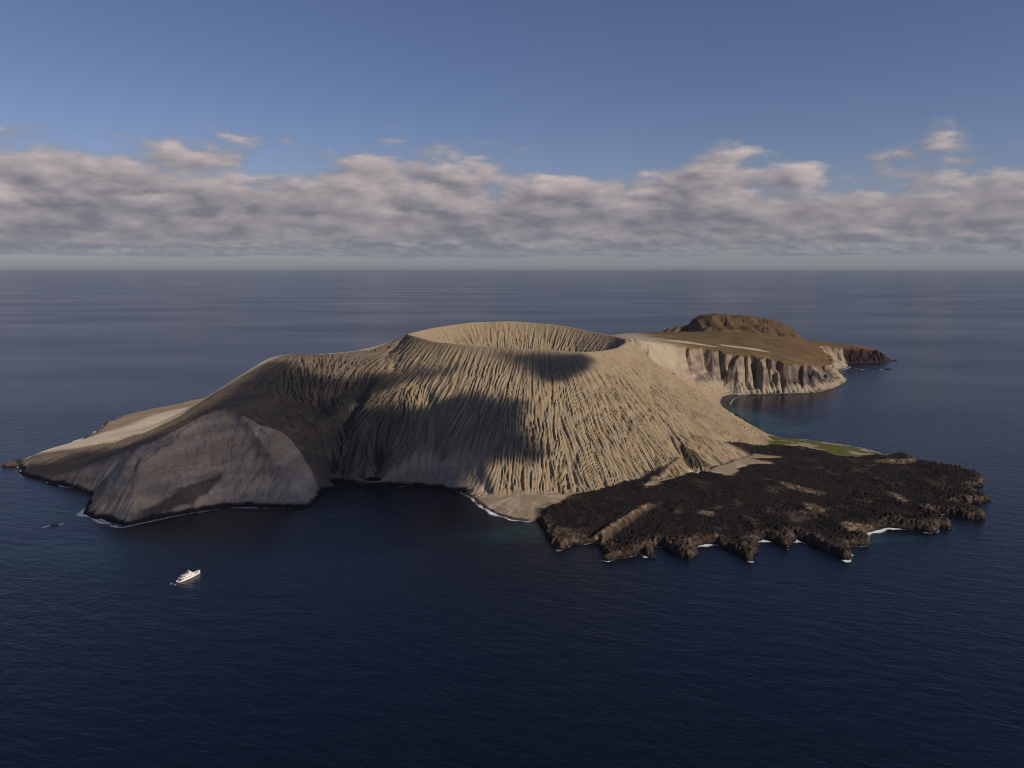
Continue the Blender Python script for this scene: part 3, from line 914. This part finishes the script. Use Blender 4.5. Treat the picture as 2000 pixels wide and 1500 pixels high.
def cloud(outline, thick, soft, label, seed, cell=14.0):
    P = np.array([to_cloud(*p) for p in outline])
    lo = P.min(0) - 60; hi = P.max(0) + 60
    gx_, gy_ = np.meshgrid(np.arange(lo[0], hi[0], cell), np.arange(lo[1], hi[1], cell))
    dd, _ = polydist(P, gx_, gy_)
    dd = dd + 26 * fbm(gx_, gy_, 130, 4, seed, 0.55)
    t = smooth(-soft * 0.5, soft, dd) * thick * (0.48 + 0.60 * smooth(lo[0] + 0.45 * (hi[0] - lo[0]), lo[0] + 0.75 * (hi[0] - lo[0]), gx_)) * (0.85 + 0.45 * fbm(gx_, gy_, 90, 3, seed + 7))
    t = np.maximum(t, 0)
    zt = CLOUD_Z + t * 0.65; zb = CLOUD_Z - t * 0.35
    h, w = t.shape
    V = np.concatenate([np.dstack([gx_, gy_, zt]).reshape(-1, 3), np.dstack([gx_, gy_, zb]).reshape(-1, 3)])
    idx = np.arange(h * w).reshape(h, w)
    Q = np.stack([idx[:-1, :-1], idx[:-1, 1:], idx[1:, 1:], idx[1:, :-1]], -1).reshape(-1, 4)
    Q = Q[t.ravel()[Q].max(1) > 0.05]
    F = np.concatenate([Q, (Q + h * w)[:, ::-1]])
    used = np.unique(F); mp_ = np.zeros(2 * h * w, int); mp_[used] = np.arange(len(used))
    o = mesh_object('cloud', V[used], mp_[F], M_cloud, True)
    o['kind'] = 'stuff'; o['label'] = label; o['category'] = 'cloud'
    return o


M_cloud = bpy.data.materials.new('cloud_vapour')
M_cloud.use_nodes = True
tt = M_cloud.node_tree
tt.nodes.clear()
mo = tt.nodes.new('ShaderNodeOutputMaterial'); vs = tt.nodes.new('ShaderNodeVolumePrincipled')
vs.inputs['Color'].default_value = (0.95, 0.95, 0.95, 1)
vs.inputs['Density'].default_value = 0.085
tt.links.new(vs.outputs[0], mo.inputs['Volume'])
cloud([(42, 912), (90, 904), (150, 884), (210, 873), (270, 861), (335, 842), (395, 802), (440, 770), (480, 742), (518, 711), (550, 704), (582, 705), (604, 720), (640, 731), (690, 733), (722, 729),
       (764, 723), (820, 717), (870, 716), (905, 712), (890, 724), (850, 735), (806, 742), (770, 756), (735, 770), (712, 782), (736, 791), (772, 783), (806, 790), (838, 792), (855, 786), (885, 773),
       (930, 768), (985, 776), (1015, 790), (1030, 812), (1022, 838), (1050, 858), (1062, 885), (1040, 902), (1000, 893), (965, 905), (930, 925), (915, 958), (905, 1000), (880, 1050), (700, 1085),
       (520, 1075), (430, 1062), (300, 1060), (150, 1035), (60, 975), (20, 925)], 30.0, 36.0, 'broad thin grey cloud drifting overhead to the right of the camera', 201)
cloud([(955, 690), (985, 683), (1040, 690), (1100, 692), (1145, 695), (1162, 703), (1155, 718), (1130, 731), (1100, 744), (1065, 744), (1040, 726), (1000, 706), (965, 698)], 44.0, 34.0,
      'small thin grey cloud scrap drifting overhead beyond the broad one', 202, 8.0)

# ------------------------------------------------------------------ surf
M_foam = bpy.data.materials.new('surf_foam')
M_foam.use_nodes = True
q = NT(M_foam.node_tree)
b = M_foam.node_tree.nodes['Principled BSDF']
b.inputs['Base Color'].default_value = (0.72, 0.74, 0.75, 1)
b.inputs['Roughness'].default_value = 0.9
pos = q.n('ShaderNodeNewGeometry').outputs['Position']
ed = q.n('ShaderNodeAttribute', attribute_name='edge').outputs['Fac']
fo = q.math('ADD', q.math('ADD', q.math('MULTIPLY', q.noise(pos, 0.13, 5, 0.7), 1.4), q.math('MULTIPLY', q.noise(pos, 0.045, 3, 0.6), 1.3)), q.math('MULTIPLY', ed, -0.8))
q.put(b.inputs['Alpha'], q.mr(fo, 0.95, 1.2))


def surf(pts, width, label, seed):
    P = np.array([sea(*p) for p in pts])
    seg = np.hypot(*np.diff(P, axis=0).T)
    L = np.concatenate([[0], np.cumsum(seg)])
    n = max(6, int(L[-1] / 4))
    s_ = np.linspace(0, L[-1], n)
    x = np.interp(s_, L, P[:, 0]); y = np.interp(s_, L, P[:, 1])
    tx, ty = np.gradient(x), np.gradient(y)
    m = np.hypot(tx, ty) + 1e-6
    nxv, nyv = -ty / m, tx / m
    wv = width * (0.6 + 0.7 * np.abs(perlin(s_ / 18.0, s_ * 0 + seed * 3.3, seed))) * np.minimum(1, 0.25 + np.minimum(s_, L[-1] - s_) / 10)
    V = []; E = []
    rows = (-1.0, -0.5, 0, 0.5, 1.0)
    for k in range(n):
        for r_ in rows:
            V.append((x[k] + nxv[k] * wv[k] * r_, y[k] + nyv[k] * wv[k] * r_, 0.25)); E.append(abs(r_))
    F = [(k * 5 + j, k * 5 + j + 1, k * 5 + j + 6, k * 5 + j + 5) for k in range(n - 1) for j in range(4)]
    o = mesh_object('surf_foam', V, F, M_foam, False, None, {'edge': np.array(E)})
    o['kind'] = 'stuff'; o['label'] = label; o['category'] = 'surf'


SURF = [
    ([(1426, 790), (1432, 780), (1446, 774), (1465, 773)], 3.0, 'surf line along the rear black beach'),
    ([(1636, 724), (1655, 720), (1662, 716)], 6.0, 'surf below the far plateau point'),
    ([(1670, 720), (1690, 722)], 6.0, 'surf round the far rocks'),
    ([(1718, 722), (1728, 723)], 8.0, 'bright breaker on the outermost far rock'),
    ([(82, 1031), (100, 1026), (124, 1023)], 6.0, 'surf breaking over the skerry off the headland')]
for k, (p, w_, lb) in enumerate(SURF):
    surf(p, w_, lb, 300 + k)

# surf that follows the near shoreline, strong where the swell breaks
SX, SY, SSD, SZ, SLV = SHORE
spots = [(162, 1004, 45, 1.0), (190, 1020, 45, 0.9), (225, 1030, 40, 0.75), (262, 1028, 40, 0.5), (330, 1011, 60, 0.62), (400, 999, 60, 0.55), (470, 994, 60, 0.55), (540, 994, 50, 0.45),
         (40, 930, 40, 0.6), (75, 942, 50, 0.4), (125, 953, 60, 0.35), (172, 968, 40, 0.35), (700, 951, 60, 0.22), (783, 950, 14, 0.7), (850, 954, 60, 0.2),
         (935, 990, 30, 0.6), (965, 1005, 35, 0.75), (1000, 1016, 30, 0.6), (1030, 1020, 25, 0.4), (925, 978, 20, 0.5), (1090, 1077, 14, 0.55), (1150, 1062, 16, 0.45), (1185, 1096, 10, 0.6), (1262, 1088, 10, 0.5), (1290, 1067, 12, 0.6),
         (1380, 1064, 22, 1.0), (1355, 1090, 8, 0.4), (1468, 1098, 9, 0.6), (1492, 1056, 16, 0.95), (1541, 1075, 7, 0.6), (1560, 1056, 16, 0.85), (1654, 1096, 12, 0.85), (1664, 1084, 9, 0.5),
         (1690, 1044, 26, 1.0), (1715, 1037, 30, 1.1), (1740, 1032, 22, 0.9), (1675, 1066, 12, 0.5), (1812, 1042, 16, 0.45), (1832, 1038, 12, 0.5), (1828, 1005, 20, 0.9), (1858, 1032, 10, 0.4), (1922, 1012, 12, 0.4),
         (1925, 946, 14, 0.35), (1770, 888, 40, 0.3), (1700, 880, 60, 0.25), (150, 861, 30, 0.8), (186, 843, 30, 0.5), (60, 892, 25, 0.5)]
pw = np.full(SX.shape, 0.17, np.float32)
for (a, b_, r_s, st_) in spots:
    c = sea(a, b_)
    pw = np.maximum(pw, st_ * np.exp(-((SX - c[0]) ** 2 + (SY - c[1]) ** 2) / (2 * (r_s * 0.7) ** 2)))
h, w = SX.shape
idx = np.arange(h * w).reshape(h, w)
Q = np.stack([idx[:-1, :-1], idx[:-1, 1:], idx[1:, 1:], idx[1:, :-1]], -1).reshape(-1, 4)
sdq = SSD.ravel()[Q]
Q = Q[(sdq.min(1) < 4) & (sdq.max(1) > -26) & (pw.ravel()[Q].max(1) > 0.12)]
used = np.unique(Q); mq = np.zeros(h * w, int); mq[used] = np.arange(len(used))
VV = np.column_stack([SX.ravel()[used], SY.ravel()[used], np.full(len(used), 0.22)])
M_shore = bpy.data.materials.new('shore_foam')
M_shore.use_nodes = True
q = NT(M_shore.node_tree)
b = M_shore.node_tree.nodes['Principled BSDF']
b.inputs['Base Color'].default_value = (0.75, 0.76, 0.76, 1)
b.inputs['Roughness'].default_value = 0.9
pos = q.n('ShaderNodeNewGeometry').outputs['Position']
ed = q.n('ShaderNodeAttribute', attribute_name='edge').outputs['Fac']
pwr = q.n('ShaderNodeAttribute', attribute_name='power').outputs['Fac']
ns = q.math('ADD', q.math('MULTIPLY', q.noise(pos, 0.11, 5, 0.7), 1.5), q.math('MULTIPLY', q.noise(pos, 0.03, 2, 0.5), 0.8))
fo = q.math('SUBTRACT', q.math('ADD', q.math('MULTIPLY', pwr, 1.1), q.math('SUBTRACT', ns, 1.15)), q.math('DIVIDE', ed, q.math('MULTIPLY_ADD', pwr, 13.0, 3.0)))
q.put(b.inputs['Alpha'], q.math('MULTIPLY', q.mr(fo, 0.05, 0.55), 0.92))
so = mesh_object('surf_foam', VV, mq[Q], M_shore, False, None, {'edge': np.maximum(-SSD.ravel()[used] + 1.0, 0), 'power': pw.ravel()[used]})
so['kind'] = 'stuff'; so['label'] = 'white surf breaking along the foot of the cliffs, beach and lava shore'; so['category'] = 'surf'

# ------------------------------------------------------------------ rocks off the shore
M_rockb = simple_mat('brown_sea_rock', (0.09, 0.06, 0.042), 0.9, 0.2, 0.5, 0.25)
M_rockd = simple_mat('dark_sea_rock', (0.022, 0.02, 0.02), 0.8, 0.3, 0.4, 0.25)


def sea_rock(px, py, L, W, H, rz, mat, label, seed):
    c = sea(px, py)
    nu, nv = 28, 12
    V = []; F = []
    for j in range(nv + 1):
        ph = -0.35 + (math.pi / 2 + 0.35) * j / nv
        for i in range(nu):
            a = 2 * math.pi * i / nu
            V.append((math.cos(ph) * math.cos(a), math.cos(ph) * math.sin(a), math.sin(ph)))
    V = np.array(V)
    ns = fbm(V[:, 0] * 3 + V[:, 2] * 2 + seed, V[:, 1] * 3 - V[:, 2] * 1.3, 1.0, 4, seed, 0.6)
    V = V * (1 + 0.75 * ns)[:, None] * np.array([L / 2, W / 2, H])
    cr, sr = math.cos(rz), math.sin(rz)
    for j in range(nv):
        for i in range(nu):
            F.append((j * nu + i, j * nu + (i + 1) % nu, (j + 1) * nu + (i + 1) % nu, (j + 1) * nu + i))
    Vr = np.column_stack([V[:, 0] * cr - V[:, 1] * sr, V[:, 0] * sr + V[:, 1] * cr, V[:, 2]])
    o = mesh_object('sea_rock', Vr, F, mat, False)
    o.location = (c[0], c[1], 0)
    o['label'] = label; o['category'] = 'rock'; o['group'] = 'rocks standing off the shore'


sea_rock(20, 909, 38, 14, 9, 0.2, M_rockb, 'low brown rock lying off the far left tip of the island', 401)
sea_rock(37, 905, 20, 12, 9, 0.9, M_rockd, 'dark rock wedged against the far left tip of the island', 402)
sea_rock(106, 1026, 14, 7, 2.2, 0.3, M_rockd, 'dark skerry awash in surf left of the headland corner', 403)
sea_rock(1706, 719, 34, 12, 5, 0.1, M_rockd, 'dark rock nearest the plateau point in front of the red promontory', 404)
sea_rock(1733, 721, 40, 10, 4, -0.1, M_rockd, 'dark flat rock farthest right in front of the red promontory', 405)
sea_rock(1748, 704, 22, 12, 5, 0.3, M_rockd, 'small dark rock just off the tip of the red promontory', 406)
sea_rock(1690, 721, 16, 10, 3, 0.3, M_rockd, 'small dark rock with surf between plateau point and outer rocks', 407)
sea_rock(1275, 1089, 12, 9, 5, 0.5, M_rockd, 'small black rock below the short lava stub', 408)


# ------------------------------------------------------------------ motor yacht
M_white = simple_mat('white_gelcoat', (0.80, 0.78, 0.75), 0.3, 0.5, 0.02)
M_teak = simple_mat('teak_deck', (0.36, 0.24, 0.15), 0.7, 0.3, 0.12)
M_glass = simple_mat('tinted_glass', (0.012, 0.014, 0.018), 0.12, 0.6, 0.1)
M_boot = simple_mat('dark_boot_stripe', (0.02, 0.022, 0.03), 0.5, 0.4, 0.1)
M_metal = simple_mat('painted_metal', (0.55, 0.55, 0.55), 0.4, 0.5, 0.05)
M_tube = simple_mat('grey_hypalon', (0.10, 0.11, 0.12), 0.7, 0.3, 0.1)
M_awning = simple_mat('brown_awning', (0.16, 0.115, 0.09), 0.8, 0.2, 0.1)


def part(name, V, F, mat, parent, smooth_shade=False, label=None):
    me = bpy.data.meshes.new(name)
    me.from_pydata([tuple(v) for v in V], [], F)
    me.update()
    me.materials.append(mat)
    for p_ in me.polygons:
        p_.use_smooth = smooth_shade
    o = bpy.data.objects.new(name, me)
    COL.objects.link(o)
    o.parent = parent
    if label:
        o['label'] = label
    return o


def prism(x_0, x_1, hw0, hw1, z_0, z_1, rake0=0.0, rake1=0.0, tuck=0.92, nose=0.0):
    """deck house: footprint from x_0 (aft) to x_1 (fore), raked ends, rounded nose"""
    def ringz(z, k, s0, s1):
        pts = [(x_0 + s0, -hw0 * k, z), (x_1 + s1 - nose, -hw1 * k, z)]
        if nose > 0:
            pts += [(x_1 + s1 - nose * 0.35, -hw1 * k * 0.75, z), (x_1 + s1, -hw1 * k * 0.3, z), (x_1 + s1, hw1 * k * 0.3, z), (x_1 + s1 - nose * 0.35, hw1 * k * 0.75, z)]
        pts += [(x_1 + s1 - nose, hw1 * k, z), (x_0 + s0, hw0 * k, z)]
        return pts
    A = ringz(z_0, 1, 0, 0); B = ringz(z_1, tuck, rake0, -rake1)
    n = len(A)
    V = A + B
    F = [(i, (i + 1) % n, n + (i + 1) % n, n + i) for i in range(n)] + [tuple(range(n - 1, -1, -1)), tuple(range(n, 2 * n))]
    return V, F


def boxm(cx, cy, cz, lx, ly, lz):
    return prism(cx - lx / 2, cx + lx / 2, ly / 2, ly / 2, cz - lz / 2, cz + lz / 2, 0, 0, 1.0) if cy == 0 else \
        ([(v[0], v[1] + cy, v[2]) for v in prism(cx - lx / 2, cx + lx / 2, ly / 2, ly / 2, cz - lz / 2, cz + lz / 2, 0, 0, 1.0)[0]],
         prism(cx - lx / 2, cx + lx / 2, ly / 2, ly / 2, cz - lz / 2, cz + lz / 2, 0, 0, 1.0)[1])


def hull_mesh(stations, cols=None):
    """stations: x, half beam at deck, deck z, half beam at waterline, keel z"""
    V = []; F = []
    prof_ = ((1.0, 1.0), (0.985, 0.66), (0.93, 0.33), (0.0, 0.0))
    n = len(stations)
    for x, bd, zd, bw, zk in stations:
        row = [(x, bd, zd), (x, bd * 0.55 + bw * 0.45, zd * 0.5), (x, bw, 0.0), (x, bw * 0.5, zk)]
        full = row + [(a_, -b_, c_) for a_, b_, c_ in row[::-1]]
        V += full
    k = 8
    for i in range(n - 1):
        for j in range(k - 1):
            F.append((i * k + j, i * k + j + 1, (i + 1) * k + j + 1, (i + 1) * k + j))
    F.append(tuple(range(k)))
    return V, F


def build_yacht():
    st, bo = np.array(sea(346, 1138.5)), np.array(sea(391, 1114, 5))
    mid = (st + bo) / 2
    ang = math.atan2(bo[1] - st[1], bo[0] - st[0])
    y = bpy.data.objects.new('motor_yacht', None)
    COL.objects.link(y)
    y.location = (mid[0], mid[1], 0); y.rotation_euler = (0, 0, ang)
    y['label'] = 'white multi-deck motor yacht anchored on dark water below the headland'
    y['category'] = 'yacht'
    ST = [(-20.5, 3.9, 2.6, 3.6, -1.2), (-14, 4.4, 2.8, 4.2, -1.6), (-6, 4.7, 3.0, 4.5, -1.8), (2, 4.7, 3.3, 4.4, -1.8), (9, 4.3, 3.8, 3.5, -1.7),
          (14.5, 3.3, 4.3, 2.1, -1.5), (18.5, 1.8, 4.8, 0.9, -1.2), (21.0, 0.6, 5.1, 0.2, -0.5), (22.0, 0.08, 5.2, 0.03, 0.3)]
    hull = part('hull', *hull_mesh(ST), M_white, y, True)
    # black stripe at the waterline, a hair proud of the hull
    V = []; F = []
    for x, bd, zd, bw, zk in ST:
        for sgn in (1, -1):
            V += [(x, sgn * (bw + 0.04), 0.02), (x, sgn * (bw + (bd - bw) * 0.1 + 0.05), 0.45)]
    for i in range(len(ST) - 1):
        for o_ in (0, 2):
            F.append((i * 4 + o_, i * 4 + o_ + 1, i * 4 + o_ + 5, i * 4 + o_ + 4))
    part('boot_stripe', V, F, M_boot, hull)
    # deck surface inset under the bulwark
    V = []; F = []
    for x, bd, zd, bw, zk in ST[:-1]:
        V += [(x, bd * 0.9, zd - 0.5), (x, -bd * 0.9, zd - 0.5)]
    for i in range(len(ST) - 2):
        F.append((i * 2, i * 2 + 1, i * 2 + 3, i * 2 + 2))
    part('deck', V, F, M_teak, hull)
    # bulwark walls, both sides
    for sgn in (1, -1):
        V = []; F = []
        for x, bd, zd, bw, zk in ST:
            V += [(x, sgn * bd, zd - 0.02), (x, sgn * bd * 0.99, zd + 0.75), (x, sgn * max(bd - 0.2, 0.02), zd + 0.75), (x, sgn * max(bd - 0.2, 0.02), zd - 0.5)]
        for i in range(1, len(ST) - 1):
            for j in range(3):
                F.append((i * 4 + j, i * 4 + j + 1, i * 4 + j + 5, i * 4 + j + 4))
        part('bulwark', V, F, M_white, hull)
    part('swim_platform', *boxm(-21.6, 0, 0.75, 2.4, 7.0, 0.35), M_teak, hull)
    part('transom_stair', *boxm(-20.7, 2.4, 1.6, 1.2, 1.4, 1.4), M_white, hull)
    part('transom_stair', *boxm(-20.7, -2.4, 1.6, 1.2, 1.4, 1.4), M_white, hull)
    main = part('main_deckhouse', *prism(-12, 11.5, 3.9, 3.2, 2.3, 5.3, 0.3, 1.2, 0.97, 2.5), M_white, y)
    part('upper_deck', *prism(-17.5, 10.0, 4.5, 3.7, 5.3, 5.65, 0, 0, 1.0, 3.0), M_white, y)
    upper = part('upper_deckhouse', *prism(-8.5, 8.2, 3.5, 2.9, 5.65, 8.2, 0.3, 1.6, 0.95, 2.2), M_white, y)
    part('bridge_deck', *prism(-13.0, 6.2, 3.8, 3.1, 8.2, 8.5, 0, 0, 1.0, 2.2), M_white, y)
    bridge = part('wheelhouse', *prism(1.0, 5.4, 2.7, 2.2, 8.5, 10.6, 0.4, 1.3, 0.92, 1.4), M_white, y)
    part('sun_awning', *prism(-11.5, -0.8, 2.5, 2.5, 10.3, 10.5, 0, 0, 1.0), M_awning, y)
    for sx in (-11.2, -1.2):
        for sy in (-2.3, 2.3):
            part('awning_post', *boxm(sx, sy, 9.4, 0.14, 0.14, 1.8), M_metal, y)
    for sy in (-3.9, 3.9):
        for sx in (-17.0, -14.5):
            part('deck_post', *boxm(sx, sy, 3.9, 0.25, 0.25, 2.9), M_white, y)
    # windows
    for sgn in (-1, 1):
        for x in (-10, -7.4, -4.8, -2.2, 0.4, 3.0, 5.6):
            part('window', *boxm(x, sgn * (3.86 - 0.028 * (x + 12)), 4.0, 1.7, 0.12, 0.95), M_glass, main)
        for x in (-6.8, -4.4, -2.0, 0.4, 2.8):
            part('window', *boxm(x, sgn * (3.43 - 0.033 * (x + 8.5)), 7.0, 1.6, 0.12, 0.9), M_glass, upper)
        for x in (2.1, 3.5):
            part('window', *boxm(x, sgn * (2.56 - 0.1 * (x - 1)), 9.7, 1.0, 0.12, 0.8), M_glass, bridge)
        for x in (-8, -3, 2, 7, 11):
            bd_ = np.interp(x, [a[0] for a in ST], [a[1] * 0.8 + a[3] * 0.2 for a in ST])
            part('porthole', *boxm(x, sgn * (bd_ + 0.01), 1.9, 0.7, 0.12, 0.42), M_glass, hull)
    part('windscreen', [(4.75, -1.3, 9.3), (4.75, 1.3, 9.3), (4.2, 1.2, 10.25), (4.2, -1.2, 10.25)], [(0, 1, 2, 3)], M_glass, bridge)
    part('windscreen', [(7.95, -1.7, 6.3), (7.95, 1.7, 6.3), (7.05, 1.5, 7.8), (7.05, -1.5, 7.8)], [(0, 1, 2, 3)], M_glass, upper)
    part('aft_door', *boxm(-11.95, 0, 3.9, 0.25, 3.4, 2.3), M_glass, main)
    part('aft_door', *boxm(-8.42, 0, 6.9, 0.25, 3.0, 1.9), M_glass, upper)
    # radar arch, mast, domes
    arch = part('radar_arch', *prism(-0.6, 1.2, 2.4, 2.4, 10.6, 11.0, 0, 0, 1.0), M_white, y)
    for sgn in (-1, 1):
        part('arch_leg', *boxm(0.2, sgn * 2.25, 9.55, 1.2, 0.3, 2.1), M_white, arch)
    part('mast', *prism(-0.3, 0.6, 0.35, 0.25, 11.0, 14.2, 0.3, 0.2, 0.5), M_white, arch)
    part('spreader', *boxm(0.2, 0, 12.7, 0.3, 3.0, 0.15), M_metal, arch)

    def dome(name, cx, cy, cz, r, mat, par):
        V = []; F = []
        nu, nv = 12, 6
        for j in range(nv + 1):
            ph = -0.5 + (math.pi / 2 + 0.5) * j / nv
            for i in range(nu):
                a_ = 2 * math.pi * i / nu
                V.append((cx + r * math.cos(ph) * math.cos(a_), cy + r * math.cos(ph) * math.sin(a_), cz + r * math.sin(ph)))
        for j in range(nv):
            for i in range(nu):
                F.append((j * nu + i, j * nu + (i + 1) % nu, (j + 1) * nu + (i + 1) % nu, (j + 1) * nu + i))
        part(name, V, F, mat, par, True)
    dome('satellite_dome', 0.2, 1.5, 11.5, 0.6, M_white, arch)
    dome('satellite_dome', 0.2, -1.5, 11.5, 0.6, M_white, arch)
    part('radar_bar', *boxm(0.9, 0, 13.3, 0.3, 2.2, 0.2), M_metal, arch)
    # deck gear
    part('windlass', *boxm(17.0, 0, 5.0, 1.0, 1.0, 0.7), M_boot, y)
    part('hatch', *boxm(13.6, 0, 4.55, 1.6, 1.6, 0.5), M_boot, y)
    part('sofa', *boxm(-15.3, 0, 6.1, 1.6, 5.0, 0.8), M_awning, y)
    part('crane', *prism(-16.6, -16.1, 0.25, 0.25, 5.65, 8.0, 0, 0, 0.8), M_metal, y)
    rail = []
    railF = []
    for sgn in (1, -1):
        for i in range(len(ST) - 4, len(ST) - 1):
            xa, ba, za = ST[i][0], ST[i][1], ST[i][2]; xb, bb, zb_ = ST[i + 1][0], ST[i + 1][1], ST[i + 1][2]
            k = len(rail)
            rail += [(xa, sgn * ba, za + 1.45), (xb, sgn * bb, zb_ + 1.45), (xb, sgn * bb, zb_ + 1.55), (xa, sgn * ba, za + 1.55)]
            railF.append((k, k + 1, k + 2, k + 3))
            k = len(rail)
            rail += [(xa, sgn * ba, za + 0.7), (xa + 0.12, sgn * ba, za + 0.7), (xa + 0.12, sgn * ba, za + 1.5), (xa, sgn * ba, za + 1.5)]
            railF.append((k, k + 1, k + 2, k + 3))
    part('bow_rail', rail, railF, M_metal, hull)
    return ang


def tender(px, py, ang, label):
    c = sea(px, py)
    t = bpy.data.objects.new('inflatable_tender', None)
    COL.objects.link(t)
    t.location = (c[0], c[1], 0); t.rotation_euler = (0, 0, ang)
    t['label'] = label; t['category'] = 'tender'; t['group'] = 'tenders behind the yacht'
    path = [(-4.0, 1.1), (-1, 1.2), (1.5, 1.1), (3.0, 0.7), (3.8, 0.0), (3.0, -0.7), (1.5, -1.1), (-1, -1.2), (-4.0, -1.1)]
    V = []; F = []
    for k, (x, y_) in enumerate(path):
        a0_, a1_ = path[max(k - 1, 0)], path[min(k + 1, len(path) - 1)]
        tx, ty = a1_[0] - a0_[0], a1_[1] - a0_[1]
        m = math.hypot(tx, ty); nx_, ny_ = -ty / m, tx / m
        for i in range(8):
            a = 2 * math.pi * i / 8
            V.append((x + nx_ * 0.33 * math.cos(a), y_ + ny_ * 0.33 * math.cos(a), 0.35 + 0.12 * max(x - 1, 0) + 0.33 * math.sin(a)))
    for k in range(len(path) - 1):
        for i in range(8):
            F.append((k * 8 + i, k * 8 + (i + 1) % 8, (k + 1) * 8 + (i + 1) % 8, (k + 1) * 8 + i))
    part('tube', V, F, M_tube, t, True)
    part('floor', *prism(-3.8, 3.2, 1.0, 0.6, 0.1, 0.3, 0, 0, 1.0, 1.4), M_boot, t)
    part('console', *prism(-0.8, 0.4, 0.45, 0.4, 0.3, 1.35, 0, 0.3, 0.85), M_metal, t)
    part('outboard_motor', *prism(-4.6, -3.9, 0.3, 0.3, 0.2, 1.25, 0, 0, 0.8), M_boot, t)


YA = build_yacht()
tender(334.5, 1140.5, YA, 'small dark inflatable tender behind the yacht, the one farther left')
tender(342.0, 1142.5, YA, 'small dark inflatable tender behind the yacht, the one nearer its stern')

# ------------------------------------------------------------------ sea haze
hz_v, hz_f = prism(-135000, 135000, 135000, 135000, -6.0, 506.0, 0, 0, 1.0)
hm = bpy.data.materials.new('sea_haze')
hm.use_nodes = True
ht = hm.node_tree
ht.nodes.clear()
ho = ht.nodes.new('ShaderNodeOutputMaterial'); hv = ht.nodes.new('ShaderNodeVolumePrincipled')
hv.inputs['Color'].default_value = (0.47, 0.53, 0.62, 1)
hv.inputs['Density'].default_value = 0.8e-5
ht.links.new(hv.outputs[0], ho.inputs['Volume'])
hz = mesh_object('haze', hz_v, [f_ for f_ in hz_f if len(f_) == 4], hm, False)
hz['kind'] = 'stuff'; hz['label'] = 'pale sea haze lying over the water to the horizon'
print('done', time.time() - T0)
